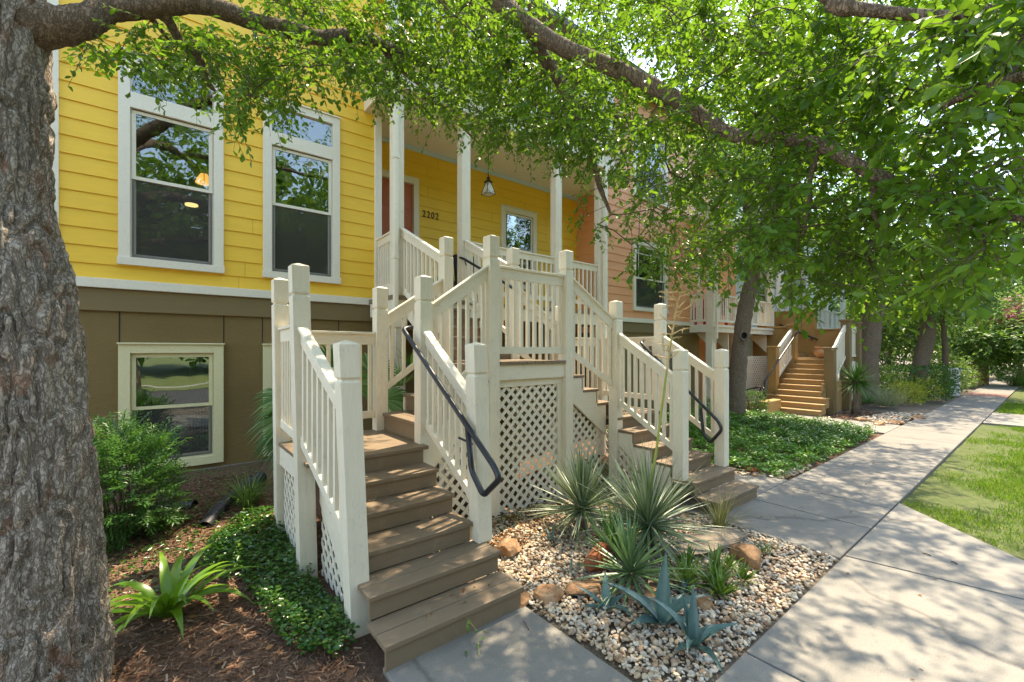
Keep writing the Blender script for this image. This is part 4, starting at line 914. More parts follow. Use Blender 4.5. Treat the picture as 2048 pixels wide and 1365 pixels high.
def limb_mesh(name,P,R,mat,root,seg=16,amp=.10,sub=3):
    P=crom(P,sub); R=np.interp(np.linspace(0,1,len(P)),np.linspace(0,1,len(R)),R); b=MB(); pts=[Vector(p) for p in P]; V=[];F=[];up=None
    for i,p in enumerate(pts):
        t=(pts[min(i+1,len(pts)-1)]-pts[max(i-1,0)]).normalized()
        if up is None: up=t.orthogonal().normalized()
        up=(up-t*up.dot(t)).normalized(); w_=t.cross(up)
        for k in range(seg):
            a=2*math.pi*k/seg; o=up*math.cos(a)+w_*math.sin(a); rr=R[i]*(1+amp*mnoise.noise((p+o*R[i])*(1.2/max(R[i],.03)))+amp*.6*mnoise.noise((p+o*R[i])*(.3/max(R[i],.03)))); V.append(p+o*rr)
    for i in range(len(pts)-1):
        for k in range(seg): F.append((i*seg+k,i*seg+(k+1)%seg,(i+1)*seg+(k+1)%seg,(i+1)*seg+k))
    F.append(tuple(range((len(pts)-1)*seg,len(pts)*seg))); b.add(V,F); return b.build(name,mat,root,smooth=True)
def foliage(root,C,D,mat,ntw,nl,tl,L,wr=.58,tmpl=OVAL,droop=.25,name='crown',clump=.35,stick=True,hang=0.):
    """twigs around every cluster point, leaves set alternately along each twig"""
    n=len(C)*ntw; c=np.repeat(C,ntw,0); d0=np.repeat(D,ntw,0); cl=np.repeat(rng.uniform(0,1,len(C)),ntw)
    d=unit(d0*.7+rdir(n)*.95+np.array([0,0,-hang])); ln=rng.uniform(tl*.55,tl*1.2,n); bend=np.stack([np.zeros(n),np.zeros(n),-droop*rng.uniform(.2,1.3,n)],1)
    st_=c+rng.normal(size=(n,3))*tl*.12
    T=np.repeat(np.arange(n),nl); q=np.tile((np.arange(nl)+.6)/nl,n); q=np.clip(q+rng.uniform(-.05,.05,len(q)),.03,1)
    base=st_[T]+d[T]*(ln[T]*q)[:,None]+bend[T]*(ln[T]*q*q)[:,None]
    tg=unit(d[T]+bend[T]*2*q[:,None]); sd=unit(np.cross(tg,np.array([[0,0,1.]])+rng.normal(size=(len(T),3))*.15))
    sgn=np.where(np.tile(np.arange(nl)%2,n)==0,1.,-1.)[:,None]
    dr=unit(tg*rng.uniform(.35,.9,(len(T),1))+sd*sgn*rng.uniform(.5,1.,(len(T),1))+np.array([0,0,-.22])+rng.normal(size=(len(T),3))*.22)
    nn=unit(np.array([[0,0,1.]])+rng.normal(size=(len(T),3))*.55); LL=rng.uniform(L*.65,L*1.25,len(T))
    rn=np.clip(cl[T]*clump+rng.beta(2,2.4,len(T))*(1-clump)+rng.normal(size=len(T))*.05,0,1)
    cr=leaves(name,base,dr,nn,LL,LL*wr*rng.uniform(.85,1.12,len(T)),rn,mat,root,tmpl)
    if stick:
        k=3; V=np.zeros((n,6,3)); e=st_+d*ln[:,None]+bend*ln[:,None]; u=unit(np.cross(d,np.array([[.3,.2,1.]]))); v=np.cross(d,u)
        for j in range(3):
            a=2*math.pi*j/3; o=(u*math.cos(a)+v*math.sin(a)); V[:,j]=st_+o*.0022; V[:,3+j]=e+o*.0010
        npmesh('twigwork',V.reshape(-1,3),[(0,1,4,3),(1,2,5,4),(2,0,3,5)],6,'twig',root)['kind']='stuff'
    return cr
# ---- the big elm at the left
big=thing('shade_tree','large shade tree with thick rough grey trunk filling the left edge of the photo','tree',(-.476,3.59,0))
C0=np.array([-.476,3.59,0]); RV=np.array([Rt[0],Rt[1],0])
def trunk(name,root,path,mat,seg=160,rows=300,amp=.046,flare=.06,freq=1.):
    """path: (lateral offset vector point, radius) list from the ground up; rough bark relief in the mesh itself"""
    P=[np.array(p) for p,_ in path]; Rr=[r for _,r in path]; k=rows//(len(P)-1); PP=crom(P,k); RR=np.interp(np.linspace(0,len(P)-1,len(PP)),range(len(P)),Rr)
    V=[];F=[]
    for i,p in enumerate(PP):
        for j in range(seg):
            a=2*math.pi*j/seg; o=Vector((math.cos(a),math.sin(a),0)); q=Vector(p)+o*RR[i]
            big_=mnoise.noise(Vector((q.x*2.2,q.y*2.2,q.z*.9)))*.11
            w1=mnoise.noise(q*6)*.35
            rid=abs(mnoise.noise(Vector((q.x*19*freq+w1,q.y*19*freq+w1,q.z*4.2*freq+w1*2))))
            r2=abs(mnoise.noise(Vector((q.x*37*freq,q.y*37*freq,q.z*13*freq+5))))
            rr=RR[i]*(1+big_)+amp*(min(rid*2.3,.75)-.4)+amp*.35*(r2-.3)
            V.append((p[0]+o.x*rr,p[1]+o.y*rr,p[2]))
    for i in range(len(PP)-1):
        for j in range(seg): F.append((i*seg+j,i*seg+(j+1)%seg,(i+1)*seg+(j+1)%seg,(i+1)*seg+j))
    b=MB(); b.add(V,F); return b.build(name,mat,root,smooth=True)
def tp_(lat,z,dy=0): return C0+RV*lat+np.array([0,0,z])
trunk('trunk',big,[(tp_(-.085,-.1),.30),(tp_(-.085,.35),.285),(tp_(-.105,1.0),.268),(tp_(-.155,1.7),.255),(tp_(-.195,2.15),.252),(tp_(-.25,2.45),.245),(tp_(-.325,2.75),.228),(tp_(-.335,3.2),.215),(tp_(-.34,3.7),.225),(tp_(-.36,4.3),.20),(tp_(-.38,5.2),.16),(tp_(-.3,6.3),.10)],'bark')
T1=Tree()
A_=lambda l:[tuple(at(*q)) for q in l]
ft=tp_(-.34,3.78)
# limb that leaves the fork and runs right along the top of the picture
l1=T1.limb([ft]+A_([(150,48,2.62),(215,22,2.7),(300,14,2.78),(380,6,2.85),(450,22,2.95),(510,45,3.05),(570,58,3.2),(640,76,3.35),(710,72,3.5),(770,92,3.7),(850,130,4.0),(930,160,4.3),(1010,190,4.6)]),[.14,.092,.068,.063,.060,.061,.056,.058,.053,.050,.043,.038,.030,.018])
T1.limb(A_([(300,14,2.78),(335,40,2.85),(362,85,2.95),(398,118,3.05),(412,160,3.1),(430,182,3.15)]),[.045,.032,.026,.028,.022,.009],l1[15]); T1.limb(A_([(290,20,2.78),(318,55,2.9),(340,85,3.0)]),[.03,.016,.006],l1[15])
T1.limb(A_([(765,90,3.7),(790,130,3.9),(840,170,4.2),(900,230,4.5),(960,290,4.8)]),[.034,.026,.022,.016,.008],l1[50])
# great limb overhead that comes down towards the right
l2=T1.limb([tp_(-.38,4.6),(.15,3.35,5.15),(1.1,2.85,5.1)]+A_([(985,-12,3.25),(1050,45,3.15),(1120,92,3.05),(1200,125,2.95),(1290,165,2.85),(1370,210,2.72),(1460,268,2.58),(1550,278,2.4),(1640,290,2.25),(1740,345,2.08),(1820,378,1.95),(1900,410,1.82),(1980,432,1.7),(2060,436,1.6)]),[.15,.11,.085,.070,.061,.056,.051,.049,.045,.039,.033,.033,.029,.026,.022,.018,.014])
T1.limb(A_([(1050,45,3.15),(1085,110,3.25),(1118,160,3.3),(1145,215,3.35),(1165,260,3.4),(1185,320,3.5),(1200,375,3.6),(1222,430,3.65)]),[.05,.046,.042,.044,.032,.026,.022,.01],l2[20])
T1.limb(A_([(1145,215,3.35),(1200,225,3.5),(1260,245,3.7),(1330,280,3.9)]),[.022,.017,.013,.007],l2[20])
T1.limb(A_([(1640,290,2.25),(1622,350,2.3),(1618,400,2.35),(1608,470,2.4)]),[.016,.012,.010,.006],l2[60]); T1.limb(A_([(1740,345,2.08),(1748,385,2.1),(1744,420,2.12),(1762,455,2.15)]),[.020,.014,.012,.006],l2[65])
l3=T1.limb([(1.1,2.85,5.1),(2.0,1.9,5.0)]+A_([(1640,-20,1.9),(1660,8,1.85),(1730,20,1.8),(1830,30,1.75),(1930,28,1.7),(2070,-6,1.65)]),[.05,.04,.032,.027,.024,.021,.018,.014],l2[12])
T1.limb(A_([(1405,-10,3.0),(1412,80,3.05),(1440,60,3.1),(1500,90,3.1),(1560,130,3.0),(1610,160,2.9)]),[.024,.018,.02,.018,.014,.007],l2[25])
T1.limb(A_([(2060,150,1.6),(1990,170,1.7),(1900,205,1.8),(1850,225,1.9)]),[.022,.018,.014,.008],l3[-1])
T1.limb([tp_(-.38,5.0),(-1.6,3.2,6.0),(-3,2.6,6.6),(-4.4,2.0,6.8)],[.13,.11,.07,.03]); T1.limb([tp_(-.36,5.2),(-.3,2.0,6.6),(.4,.4,7.1),(1.4,-1.2,7.0)],[.13,.11,.07,.03]); T1.limb([tp_(-.33,5.6),(.8,4.0,7.1),(2.4,4.3,7.8),(4.2,4.2,8.0)],[.12,.10,.07,.03]); T1.limb([(.4,.4,7.1),(2.6,.8,7.2),(4.6,1.2,7.0),(6.2,1.6,6.6)],[.06,.05,.035,.02])
def region(poly,n,d0,d1,fn=None):
    q=rand_in(poly,n); dep=rng.uniform(d0,d1,n) if fn is None else fn(q[:,0],q[:,1],n)
    return at_np(q[:,0],q[:,1],dep)
gaps=[(1290,120,20),(1465,310,26),(1250,110,10),(1470,275,22)]
CL=[]
CL.append(region([(140,75),(330,55),(560,85),(740,110),(700,140),(610,160),(590,205),(505,250),(455,225),(430,180),(330,135),(245,125),(205,95)],100,2.6,3.5))
CL.append(region([(400,-40),(1000,-40),(1000,50),(760,70),(560,40)],95,2.9,4.2))
CL.append(region([(560,75),(800,80),(1000,60),(1180,200),(1190,350),(1120,320),(1020,285),(960,265),(900,235),(830,215),(775,190),(720,150),(640,115)],290,3.0,4.9))
CL.append(region([(1000,-40),(1600,-40),(1600,520),(1480,530),(1400,515),(1310,440),(1215,340),(1130,290),(1000,100)],530,0,0,lambda x,y,n: np.interp(x,[1000,1600],[3.3,2.5])+rng.uniform(-.5,2.2,n)))
CL.append(region([(1150,-40),(2090,-40),(2090,230),(1800,260),(1500,200),(1250,150)],260,4.6,8.0))
CL.append(region([(1170,-40),(1420,-40),(1400,110),(1200,60)],70,4.0,6.0))
CL.append(region([(1150,380),(1320,420),(1420,500),(1440,590),(1380,580),(1270,520),(1200,500)],26,3.2,4.4))
CL.append(region([(1500,-40),(2090,-40),(2090,460),(1990,490),(1900,570),(1830,595),(1740,590),(1640,580),(1560,560)],430,0,0,lambda x,y,n: np.interp(x,[1500,2080],[2.5,1.5])+rng.uniform(-.25,1.2,n)))
def lb(px): return np.interp(px,[740,760,900,1000,1100,1200,1300,1400,1600,1750,1900,1990,2090],[0,140,210,250,290,350,430,490,520,540,530,460,440])
q=rng.uniform(-1,1,(5200,3)); q=q[(np.linalg.norm(q,axis=1)<1)&(np.linalg.norm(q,axis=1)>.35)]; q=q*np.array([7.0,4.3,2.2])+np.array([2.6,1.9,6.5])
px,py,dp=proj_np(q); inf=(dp>0)&(px>-120)&(px<2170)&(py>-60)&(py<1400); ok=(~inf)|((px>780)&(py<lb(px)-60)&(dp>3.2))
ok&=(q[:,1]<6.9)&(q[:,2]>4.1)&~((dp<1.2)&(dp>0)&inf)
up=q[ok][:640]; k_=~((up[:,0]>2.6)&(up[:,0]<7.5)&(up[:,1]<2.2)&(rng.uniform(0,1,len(up))<.7)); up=up[k_]; e_=rdir(200)*rng.uniform(.2,1,(200,1))*np.array([2.7,1.25,.9])+np.array([9.0,2.7,6.4]); up=np.vstack([up,e_])  # unseen clusters added to shade the pavement; others thinned to let sun in
C=np.vstack(CL); px,py,dp=proj_np(C)
for gx,gy,gr in gaps: 
    k=(px-gx)**2+(py-gy)**2>(gr+10)**2; C=C[k];px=px[k];py=py[k];dp=dp[k]
px2,py2,_=proj_np(up)
for gx,gy,gr in gaps:
    k=(px2-gx)**2+(py2-gy)**2>(gr+30)**2; up=up[k];px2=px2[k];py2=py2[k]
nc=len(C); tips,td=T1.connect(np.vstack([C,up]))
T1.wood(big,'bark2','twig',r0=.0022,rmax=.026)
# tips come back in connection order: split near ones (fine leaves) from the roof of the crown
isup=np.array([np.min(np.abs(up-t).sum(1))<.002 for t in tips])
npx,npy,ndp=proj_np(tips); nr=(~isup)&(ndp<2.15)&(ndp>.3)
foliage(big,tips[(~isup)&~nr],td[(~isup)&~nr],'leaf1',4,10,.23,.043,name='crown',hang=.15)
foliage(big,tips[nr],td[nr],'leaf1',4,9,.24,.054,name='near_crown',hang=.2)
foliage(big,tips[isup],td[isup],'leaf1',5,9,.42,.075,name='upper_crown',stick=False)
# ---- other trees
def tree(label,x,y,pts,crown,ncl,mat,L,tl,nl=9,ntw=4,group=None,tmpl=OVAL,low=None,name='street_tree',barkm='bark2',clr=None,keep=None):
    t=thing(name,label,'tree',(x,y,0),group); T=Tree(True)
    P=[np.array(p[:3],float) for p in pts]; R=[p[3] for p in pts]; ids=T.limb(P,R); top=P[-1]
    for a in range(6):
        (cx,cy,cz),(rx,ry,rz)=crown[a%len(crown)]; az=a*1.05+rng.uniform(-.3,.3); e=np.array([cx+rx*.7*math.cos(az),cy+ry*.7*math.sin(az),cz+rz*rng.uniform(-.2,.6)])
        s=P[-1]*.6+P[-2]*.4 if a%2 else P[-1]; T.limb([s,(s+e)/2+np.array([0,0,.25]),e],[R[-1]*.7,R[-1]*.4,R[-1]*.1],ids[-1])
    C=[]
    for c,r in crown:
        n=ncl//len(crown); q=rdir(n)*(rng.uniform(.3,1,(n,1))**.45)*np.array(r)*(1+.25*rng.normal(size=(n,1))*.6)+np.array(c); C.append(q)
    C=np.vstack(C)
    if low is not None: C=C[C[:,2]>low]
    if keep is not None: C=C[keep(C)]
    tips,td=T.connect(C,step=.35); T.wood(t,barkm,'twig',r0=.005,rmax=R[-1]*.6)
    foliage(t,tips,td,mat,ntw,nl,tl,L,tmpl=tmpl,stick=False)
    return t
t2=at(1475,838,12.3); tz=lambda px,py,d:tuple(at(px,py,d))
tree('dark green tree with knotted straight trunk standing in the groundcover before the balcony',t2.x,t2.y,[tz(1475,850,12.3)+(.26,),tz(1474,790,12.3)+(.222,),tz(1478,720,12.3)+(.212,),tz(1486,650,12.3)+(.206,),tz(1496,590,12.3)+(.195,),tz(1506,540,12.3)+(.18,),tz(1500,430,12.3)+(.15,),tz(1478,320,12.3)+(.11,)],
     [(tz(1480,420,12.2),(2.2,1.9,1.5)),(tz(1500,240,12.5),(2.3,2.2,1.9)),(tz(1400,360,12.4),(1.4,1.5,1.2)),(tz(1590,470,12.0),(1.2,1.2,.9)),((10.5,3.4,6.6),(2.3,1.6,1.3)),((13.2,3.2,6.8),(2.0,1.7,1.5))],780,'leaf2',.085,.5,low=3.75,keep=lambda C:(C[:,1]<6.3)|(C[:,2]>9.5))  # last two crown lobes are added over the pavement to shade it
kn=MB(); kp=at(1488,672,12.02); fd=Vector((Fw[0],Fw[1],0)); rv=Vector((Rt[0],Rt[1],0))
tor=[];  
for i in range(17):
    a=2*math.pi*i/16; tor.append(kp+rv*(.11*math.cos(a))+Vector((0,0,.12*math.sin(a))))
kn.tube(tor,.035,8,cap=False,mi=0); kn.lathe([(.01,0),(.10,0.0)],(0,0,0),12,mi=1)
n0=len(kn.v)-24
for i in range(n0,len(kn.v)):
    v=kn.v[i]; p=kp+rv*v[0]+Vector((0,0,v[1]))+fd*.02; kn.v[i]=tuple(p)
for o in COL.objects:
    if o.get('label','').startswith('dark green tree with knotted'): kn.build('knot_hole',['bark2','dark'],o,smooth=True)
def ptrunk(px,py,d,px2,py2,r): a=tz(px,py,d); b=tz(px2,py2,d); m=tuple((a[i]+b[i])/2 for i in range(3)); return [(a[0],a[1],-.1,r*1.15),a+(r,),m+(r*.93,),b+(r*.85,),(b[0]+.2,b[1]+.1,b[2]+1.2,r*.6)]
tr3=ptrunk(1733,725,16.5,1750,600,.36)
tree('leaning brown tree just behind the tan staircase',tr3[0][0],tr3[0][1],tr3,[(tz(1780,430,16.5),(2.8,2.2,2.2)),(tz(1700,520,17),(1.9,1.6,1.3))],430,'leaf2',.13,.7,low=3.7,keep=lambda C:proj_np(C)[0]>1660,group=None)
tr4=ptrunk(1832,775,18,1856,660,.30)
tree('slanting tree rising out of the clipped hedge',tr4[0][0],tr4[0][1],tr4,[(tz(1860,560,18),(2.6,2.0,1.7)),(tz(1950,480,19),(2.8,2.2,2.4))],400,'leaf3',.14,.7,low=3.1)
tr5=ptrunk(1893,790,20,1890,690,.13)
tree('slim brown trunk tree behind the clipped hedge',tr5[0][0],tr5[0][1],tr5,[(tz(1900,600,20.5),(1.6,1.5,1.3))],120,'leaf3',.12,.6)
far=[((31,6.5),7.5,3.2,'leaf3','pale green tree beyond the hedge on the house side'),((40,7.5),10,4.2,'leaf2','tall dark tree farthest along the house side'),((36,2.6),5.2,2.3,'leaf3','low spreading tree arching over the far end of the pavement'),((47,3.6),9,3.8,'leaf3','tall light green tree closing the end of the pavement'),((31,-3.6),9,3.6,'leaf3','dark street tree at the right beyond the lawn'),((50,-2.5),11,4.2,'leaf3','farthest street tree at the right edge')]
for (x,y),h,r,m,lab in far:
    tree(lab,x,y,[(x,y,-.1,.22),(x+.1,y,h*.2,.19),(x,y+.1,h*.4,.15),(x+.2,y,h*.65,.08)],[((x,y,h*.62),(r,r,h*.34)),((x-1,y-.4,h*.42),(r*.75,r*.75,h*.2))],290,m,.19,.9,low=1.5 if h<6 else 2.0)
tree('tree with pink red blossom beside the far pavement',37.5,1.3,[(37.5,1.3,-.1,.12),(37.5,1.3,1.2,.10),(37.6,1.4,2.4,.07)],[((37.0,1.2,3.9),(1.7,1.3,.9))],110,'redblossom',.13,.6,name='blossom_tree',low=3.1)
# far wood closing the view, and the wood across the street seen in the window glass
def wood_mass(name,x0,x1,y0,y1,h,n,label,L=.5):
    C=np.stack([rng.uniform(x0,x1,n),rng.uniform(y0,y1,n),rng.uniform(.1,1,n)**.8*h*rng.uniform(.75,1.1,n)],1)
    C[:,2]*=.8+.3*np.sin(C[:,0]*.35)*np.cos(C[:,1]*.3)
    d=rdir(n); k=7; T=np.repeat(C,k,0)+rng.normal(size=(n*k,3))*.55
    return stuff(leaves(name,T,rdir(n*k),unit(np.array([[0,0,.8]])+rng.normal(size=(n*k,3))*.7),rng.uniform(L*.6,L*1.2,n*k),rng.uniform(L*.4,L*.7,n*k),np.clip(np.repeat(rng.uniform(0,1,n),k)*.6+rng.uniform(0,.4,n*k),0,1),'leaf3',None),label,'woodland')
wood_mass('far_woodland',56,80,-16,24,14,5600,'far green wood closing the view down the street')
wood_mass('opposite_woodland',-45,75,-34,-22,19,9000,'green wood across the street mirrored in the window glass',.9)
# ---- shrubs
def shrub(name,label,c,r,n,mat,L,W,cat='shrub',tmpl=LANCE,stems=8,up=.5,sq=2.,clump=.3,grp=None,shell=.4):
    t=thing(name,label,cat,(c[0],c[1],0),grp); d=rdir(n); 
    if sq>2: d=d/((np.abs(d)**sq).sum(1,keepdims=True)**(1/sq))
    k=rng.uniform(shell,1,(n,1))**.5; bumpy=1+.16*np.sin(d[:,:1]*7+c[0])*np.cos(d[:,1:2]*6)+.10*np.sin(d[:,2:3]*11); P=np.array(c)+d*k*np.array(r)*bumpy
    P=P[P[:,2]>.02]; n=len(P); d=unit(P-np.array(c)); m=unit(d*.7+rdir(n)*.8+np.array([0,0,.1])); nn=unit(d*.5+np.array([0,0,up])+rng.normal(size=(n,3))*.5)
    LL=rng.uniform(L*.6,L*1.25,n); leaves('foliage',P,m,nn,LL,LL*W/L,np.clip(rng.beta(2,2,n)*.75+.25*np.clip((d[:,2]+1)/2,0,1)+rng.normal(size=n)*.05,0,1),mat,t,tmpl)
    b=MB()
    for i in range(stems):
        a=rng.uniform(0,6.28); e=np.array(c)+np.array([math.cos(a)*r[0]*.7,math.sin(a)*r[1]*.7,r[2]*rng.uniform(.2,.8)]); s=np.array([c[0]+math.cos(a)*r[0]*.12,c[1]+math.sin(a)*r[1]*.12,-.03]); b.tube([s,(s+e)/2+np.array([0,0,.08]),e],[.012,.009,.004],6)
    if stems: b.build('stem','twig',t,smooth=True)
    return t
# nandina: leaflets in flat sprays
nc_=at(244,938,4.25); nd=thing('leafy_shrub','bushy green shrub with narrow leaflets between the big trunk and the lower window','shrub',(nc_.x,nc_.y,.1))
n=900; d=rdir(n); k=rng.uniform(.15,1,(n,1))**.45; S=np.array([nc_.x,nc_.y,.66])+d*k*np.array([.44,.44,.57])*(1+.18*np.sin(d[:,:1]*6)*np.cos(d[:,2:3]*5)); S=S[S[:,2]>.08]; n=len(S); sd=unit(S-np.array([nc_.x,nc_.y,.45])); m=15
ax=np.repeat(unit(sd+rdir(n)*.5),m,0); o=np.repeat(S,m,0); nrm=np.repeat(unit(np.array([[0,0,1.]])+rng.normal(size=(n,3))*.35),m,0); sdv=unit(np.cross(nrm,ax)); j=np.tile(np.arange(m),n); tt=(j//3)/(m/3); sg=(j%3-1)[:,None]
P=o+ax*(tt*.17)[:,None]+sdv*sg*.012; D=unit(ax*(.45+.6*(j%3==1)[:,None])+sdv*sg*1.0+rng.normal(size=(n*m,3))*.18); top=np.clip((S[:,2]-.85)/.4,0,1)
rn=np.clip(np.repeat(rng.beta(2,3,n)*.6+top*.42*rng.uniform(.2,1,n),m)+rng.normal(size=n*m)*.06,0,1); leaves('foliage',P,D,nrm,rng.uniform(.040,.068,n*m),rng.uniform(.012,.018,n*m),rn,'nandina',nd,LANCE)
b=MB()
for i in range(60):
    s=S[i*5%n]; a=np.array([nc_.x+rng.normal()*.08,nc_.y+rng.normal()*.08,.02]); b.tube([a,(a+s)/2+np.array([rng.normal()*.05,rng.normal()*.05,.08]),s],[.008,.006,.003],5)
b.build('stem','twig',nd,smooth=True)
# strap leaved lily
x,y=g0(336,1232); li=thing('strap_lily','bright green lily with long arching strap leaves in the mulch','plant',(x,y,0))
n=24; az=np.arange(n)*2.4+rng.uniform(-.3,.3,n); el=np.radians(np.concatenate([rng.uniform(58,88,8),rng.uniform(32,62,16)])); blades('foliage',np.stack([x+.03*np.cos(az),y+.03*np.sin(az),np.full(n,-.01)],1),az,el,rng.uniform(.50,.72,n),rng.uniform(.068,.092,n),rng.uniform(1.2,2.4,n),rng.uniform(0,1,n),'lily',li,segs=10,fold=.16,widest=.45,base=.6)
def rosette(name,label,c,n,L,W,emin,emax,mat,droop=(.05,.25),cat='plant',segs=4,fold=.35,widest=.25,base=.7,stem=0,grp=None,bias=1.,parent=None):
    t=thing(name,label,cat,(c[0],c[1],0),grp) if parent is None else parent; az=rng.uniform(0,2*math.pi,n); e=np.radians(emin+(emax-emin)*rng.uniform(0,1,n)**bias); d=np.stack([np.cos(e)*np.cos(az),np.cos(e)*np.sin(az),np.sin(e)],1)
    blades('foliage',np.array(c)+d*.03,az,e,rng.uniform(L*.72,L*1.06,n),rng.uniform(W*.8,W*1.15,n),rng.uniform(droop[0],droop[1],n)*(1+np.clip(-np.sin(e),0,1)),np.clip(rng.beta(2,2,n)+.25*np.clip(-np.sin(e),0,1),0,1),mat,t,segs=segs,fold=fold,widest=widest,base=base)
    if stem: b=MB(); b.lathe([(stem*1.1,-.02),(stem,.5*c[2]),(stem*1.2,c[2])],(c[0],c[1],0),10); b.build('stem','bark2',t,smooth=True)
    return t
p=at(1165,985,4.75); rosette('yucca','spiky silver green yucca in front of the triangular lattice',(p.x,p.y,.22),200,.70,.027,-30,88,'yucca',stem=.05)
p=at(1297,1000,4.25); y2=rosette('yucca','largest spiky yucca bearing the tall bare flower stalk',(p.x,p.y,.24),240,.80,.028,-32,88,'yucca',stem=.06)
sp=[tuple(p)]+[tuple(at(*q)) for q in ((1310,920,4.25),(1322,830,4.25),(1333,745,4.25),(1344,670,4.25),(1356,610,4.25),(1366,560,4.25))]
b=MB(); b.tube(crom(sp[:5],4),[.015]*5+[.012]*5+[.010]*7,8); b.build('flower_stalk','stalk',y2,smooth=True)
b=MB(); top=crom(sp[3:],7); b.tube(top,list(np.linspace(.012,.004,len(top))),7)
for i in range(3,len(top)):
    for s in (0,1) if i%2 else (0,):
        a=rng.uniform(0,6.28); l=rng.uniform(.12,.34)*(1.1-.5*i/len(top)); q=[np.array(top[i])]; dr=np.array([math.cos(a),math.sin(a),.25])
        for k in range(5): dr=dr+rng.normal(size=3)*.16; q.append(q[-1]+dr/np.linalg.norm(dr)*l/5)
        b.tube(q,[.007,.006,.0055,.005,.004,.003],5)
        for k in range(1,6): tdir=rng.normal(size=3)*.018; b.tube([q[k],q[k]+tdir],[.004,.003],4)
b.build('flower_branch','stalkdry',y2,smooth=True)
p=at(1222,1050,4.1); rosette('yucca','small upright bright green yucca between the two large ones',(p.x,p.y,.04),46,.50,.026,25,88,'yuccag')
p=at(1262,1140,3.62); rosette('yucca','soft grey green yucca with broader leaves behind the blue agaves',(p.x,p.y,.10),95,.52,.032,-12,85,'yucca3',segs=5,widest=.35,base=.6,stem=.03)
x,y=g0(1430,1180); al=thing('aloe_clump','clump of pointed yellow green aloe rosettes by the pebbles','plant',(x,y,0))
for i,(dx,dy,s) in enumerate(((0,0,1.),(.22,.10,.8),(-.18,.16,.85),(.06,.28,.8),(.26,-.10,.55),(-.10,-.10,.7),(.38,.06,.5))): rosette('x','',(x+dx,y+dy,.02),26,.30*s,.046*s,12,85,'aloe',(.0,.35),fold=.30,widest=.2,base=.95,segs=5,parent=al)
def agave(label,px,py,dep_,spec,W,mat='agave',grp=None):
    """spec: (screen azimuth deg measured from view-right, elevation, length, droop)"""
    x,y=g0(px,py); t=thing('agave',label,'plant',(x,y,0),grp); n=len(spec); base_az=math.atan2(Rt[1],Rt[0]); az=np.array([base_az+math.radians(s[0]) for s in spec]); el=np.radians([s[1] for s in spec])
    blades('foliage',np.array([[x,y,.01]]*n)+np.stack([np.cos(az),np.sin(az),np.zeros(n)],1)*.02,az,el,np.array([s[2] for s in spec]),np.full(n,W)*rng.uniform(.85,1.1,n),np.array([s[3] for s in spec]),rng.uniform(0,1,n),mat,t,segs=9,fold=.34,widest=.38,base=.55); return t
agave('larger blue green agave with one tall upright leaf among the pebbles',1325,1252,0,[(60,80,.48,.15),(168,46,.50,.75),(12,42,.40,.9),(-30,30,.22,.5),(40,30,.30,.4),(120,25,.3,.5),(200,20,.26,.4)],.105)
agave('blue green agave nearest the camera with splayed narrow leaves',1388,1296,0,[(150,60,.42,1.2),(70,72,.36,.3),(100,70,.30,.25),(5,38,.34,.8),(-85,30,.34,.9),(-120,55,.33,1.5),(25,35,.24,.8),(215,20,.2,.3)],.070)
agave('small blue agave tucked below the tan flat rock',1212,1222,0,[(150,35,.26,.5),(80,62,.26,.6),(-60,40,.30,1.3),(30,25,.2,.4),(200,25,.18,.3)],.062)
agave('tiny blue agave pup beside the lattice',1105,1085,0,[(80,70,.17,.2),(170,30,.18,.4),(10,30,.15,.3),(120,50,.15,.3),(-60,30,.12,.3)],.026)
agave('tiny blue agave pup in the pebbles left of the flat rocks',1142,1150,0,[(80,60,.13,.2),(170,30,.12,.4),(20,35,.12,.3),(-70,30,.10,.3)],.022)
agave('small grey green agave at the foot of the aloe clump',1368,1192,0,[(80,70,.14,.1),(20,30,.16,.3),(150,30,.14,.3),(50,45,.13,.2)],.030)
def tuft(name,label,x,y,z,n,L,W,mat,emin=35,emax=85,droop=(.4,1.6),spread=.06,cat='grass tuft'):
    t=thing(name,label,cat,(x,y,z)); az=rng.uniform(0,6.28,n); r=rng.uniform(0,spread,n); blades('foliage',np.stack([x+r*np.cos(az),y+r*np.sin(az),np.full(n,z)],1),az+rng.normal(size=n)*.4,np.radians(rng.uniform(emin,emax,n)),rng.uniform(L*.6,L*1.1,n),rng.uniform(W*.7,W*1.2,n),rng.uniform(*droop,n),rng.uniform(0,1,n),mat,t,segs=5,fold=.2,widest=.3,base=.8)
x,y=g0(1440,1055); tuft('grass_tuft','yellowing grass tuft spilling past the right stair steps',x,y,0,75,.62,.010,'drygrass',25,80,(.5,1.5))
x,y=g0(1527,1108); tuft('grass_tuft','small dark grass tuft standing alone in the pebbles',x,y,0,45,.17,.006,'tuft',50,88,(.1,.7),.08)
p=at(495,990,5.0); tuft('grass_tuft','fountain of green grass by the house wall above the drain pipe',p.x,p.y,gz(p.x,p.y),120,.48,.013,'tuft',40,85,(.8,1.9),.10)
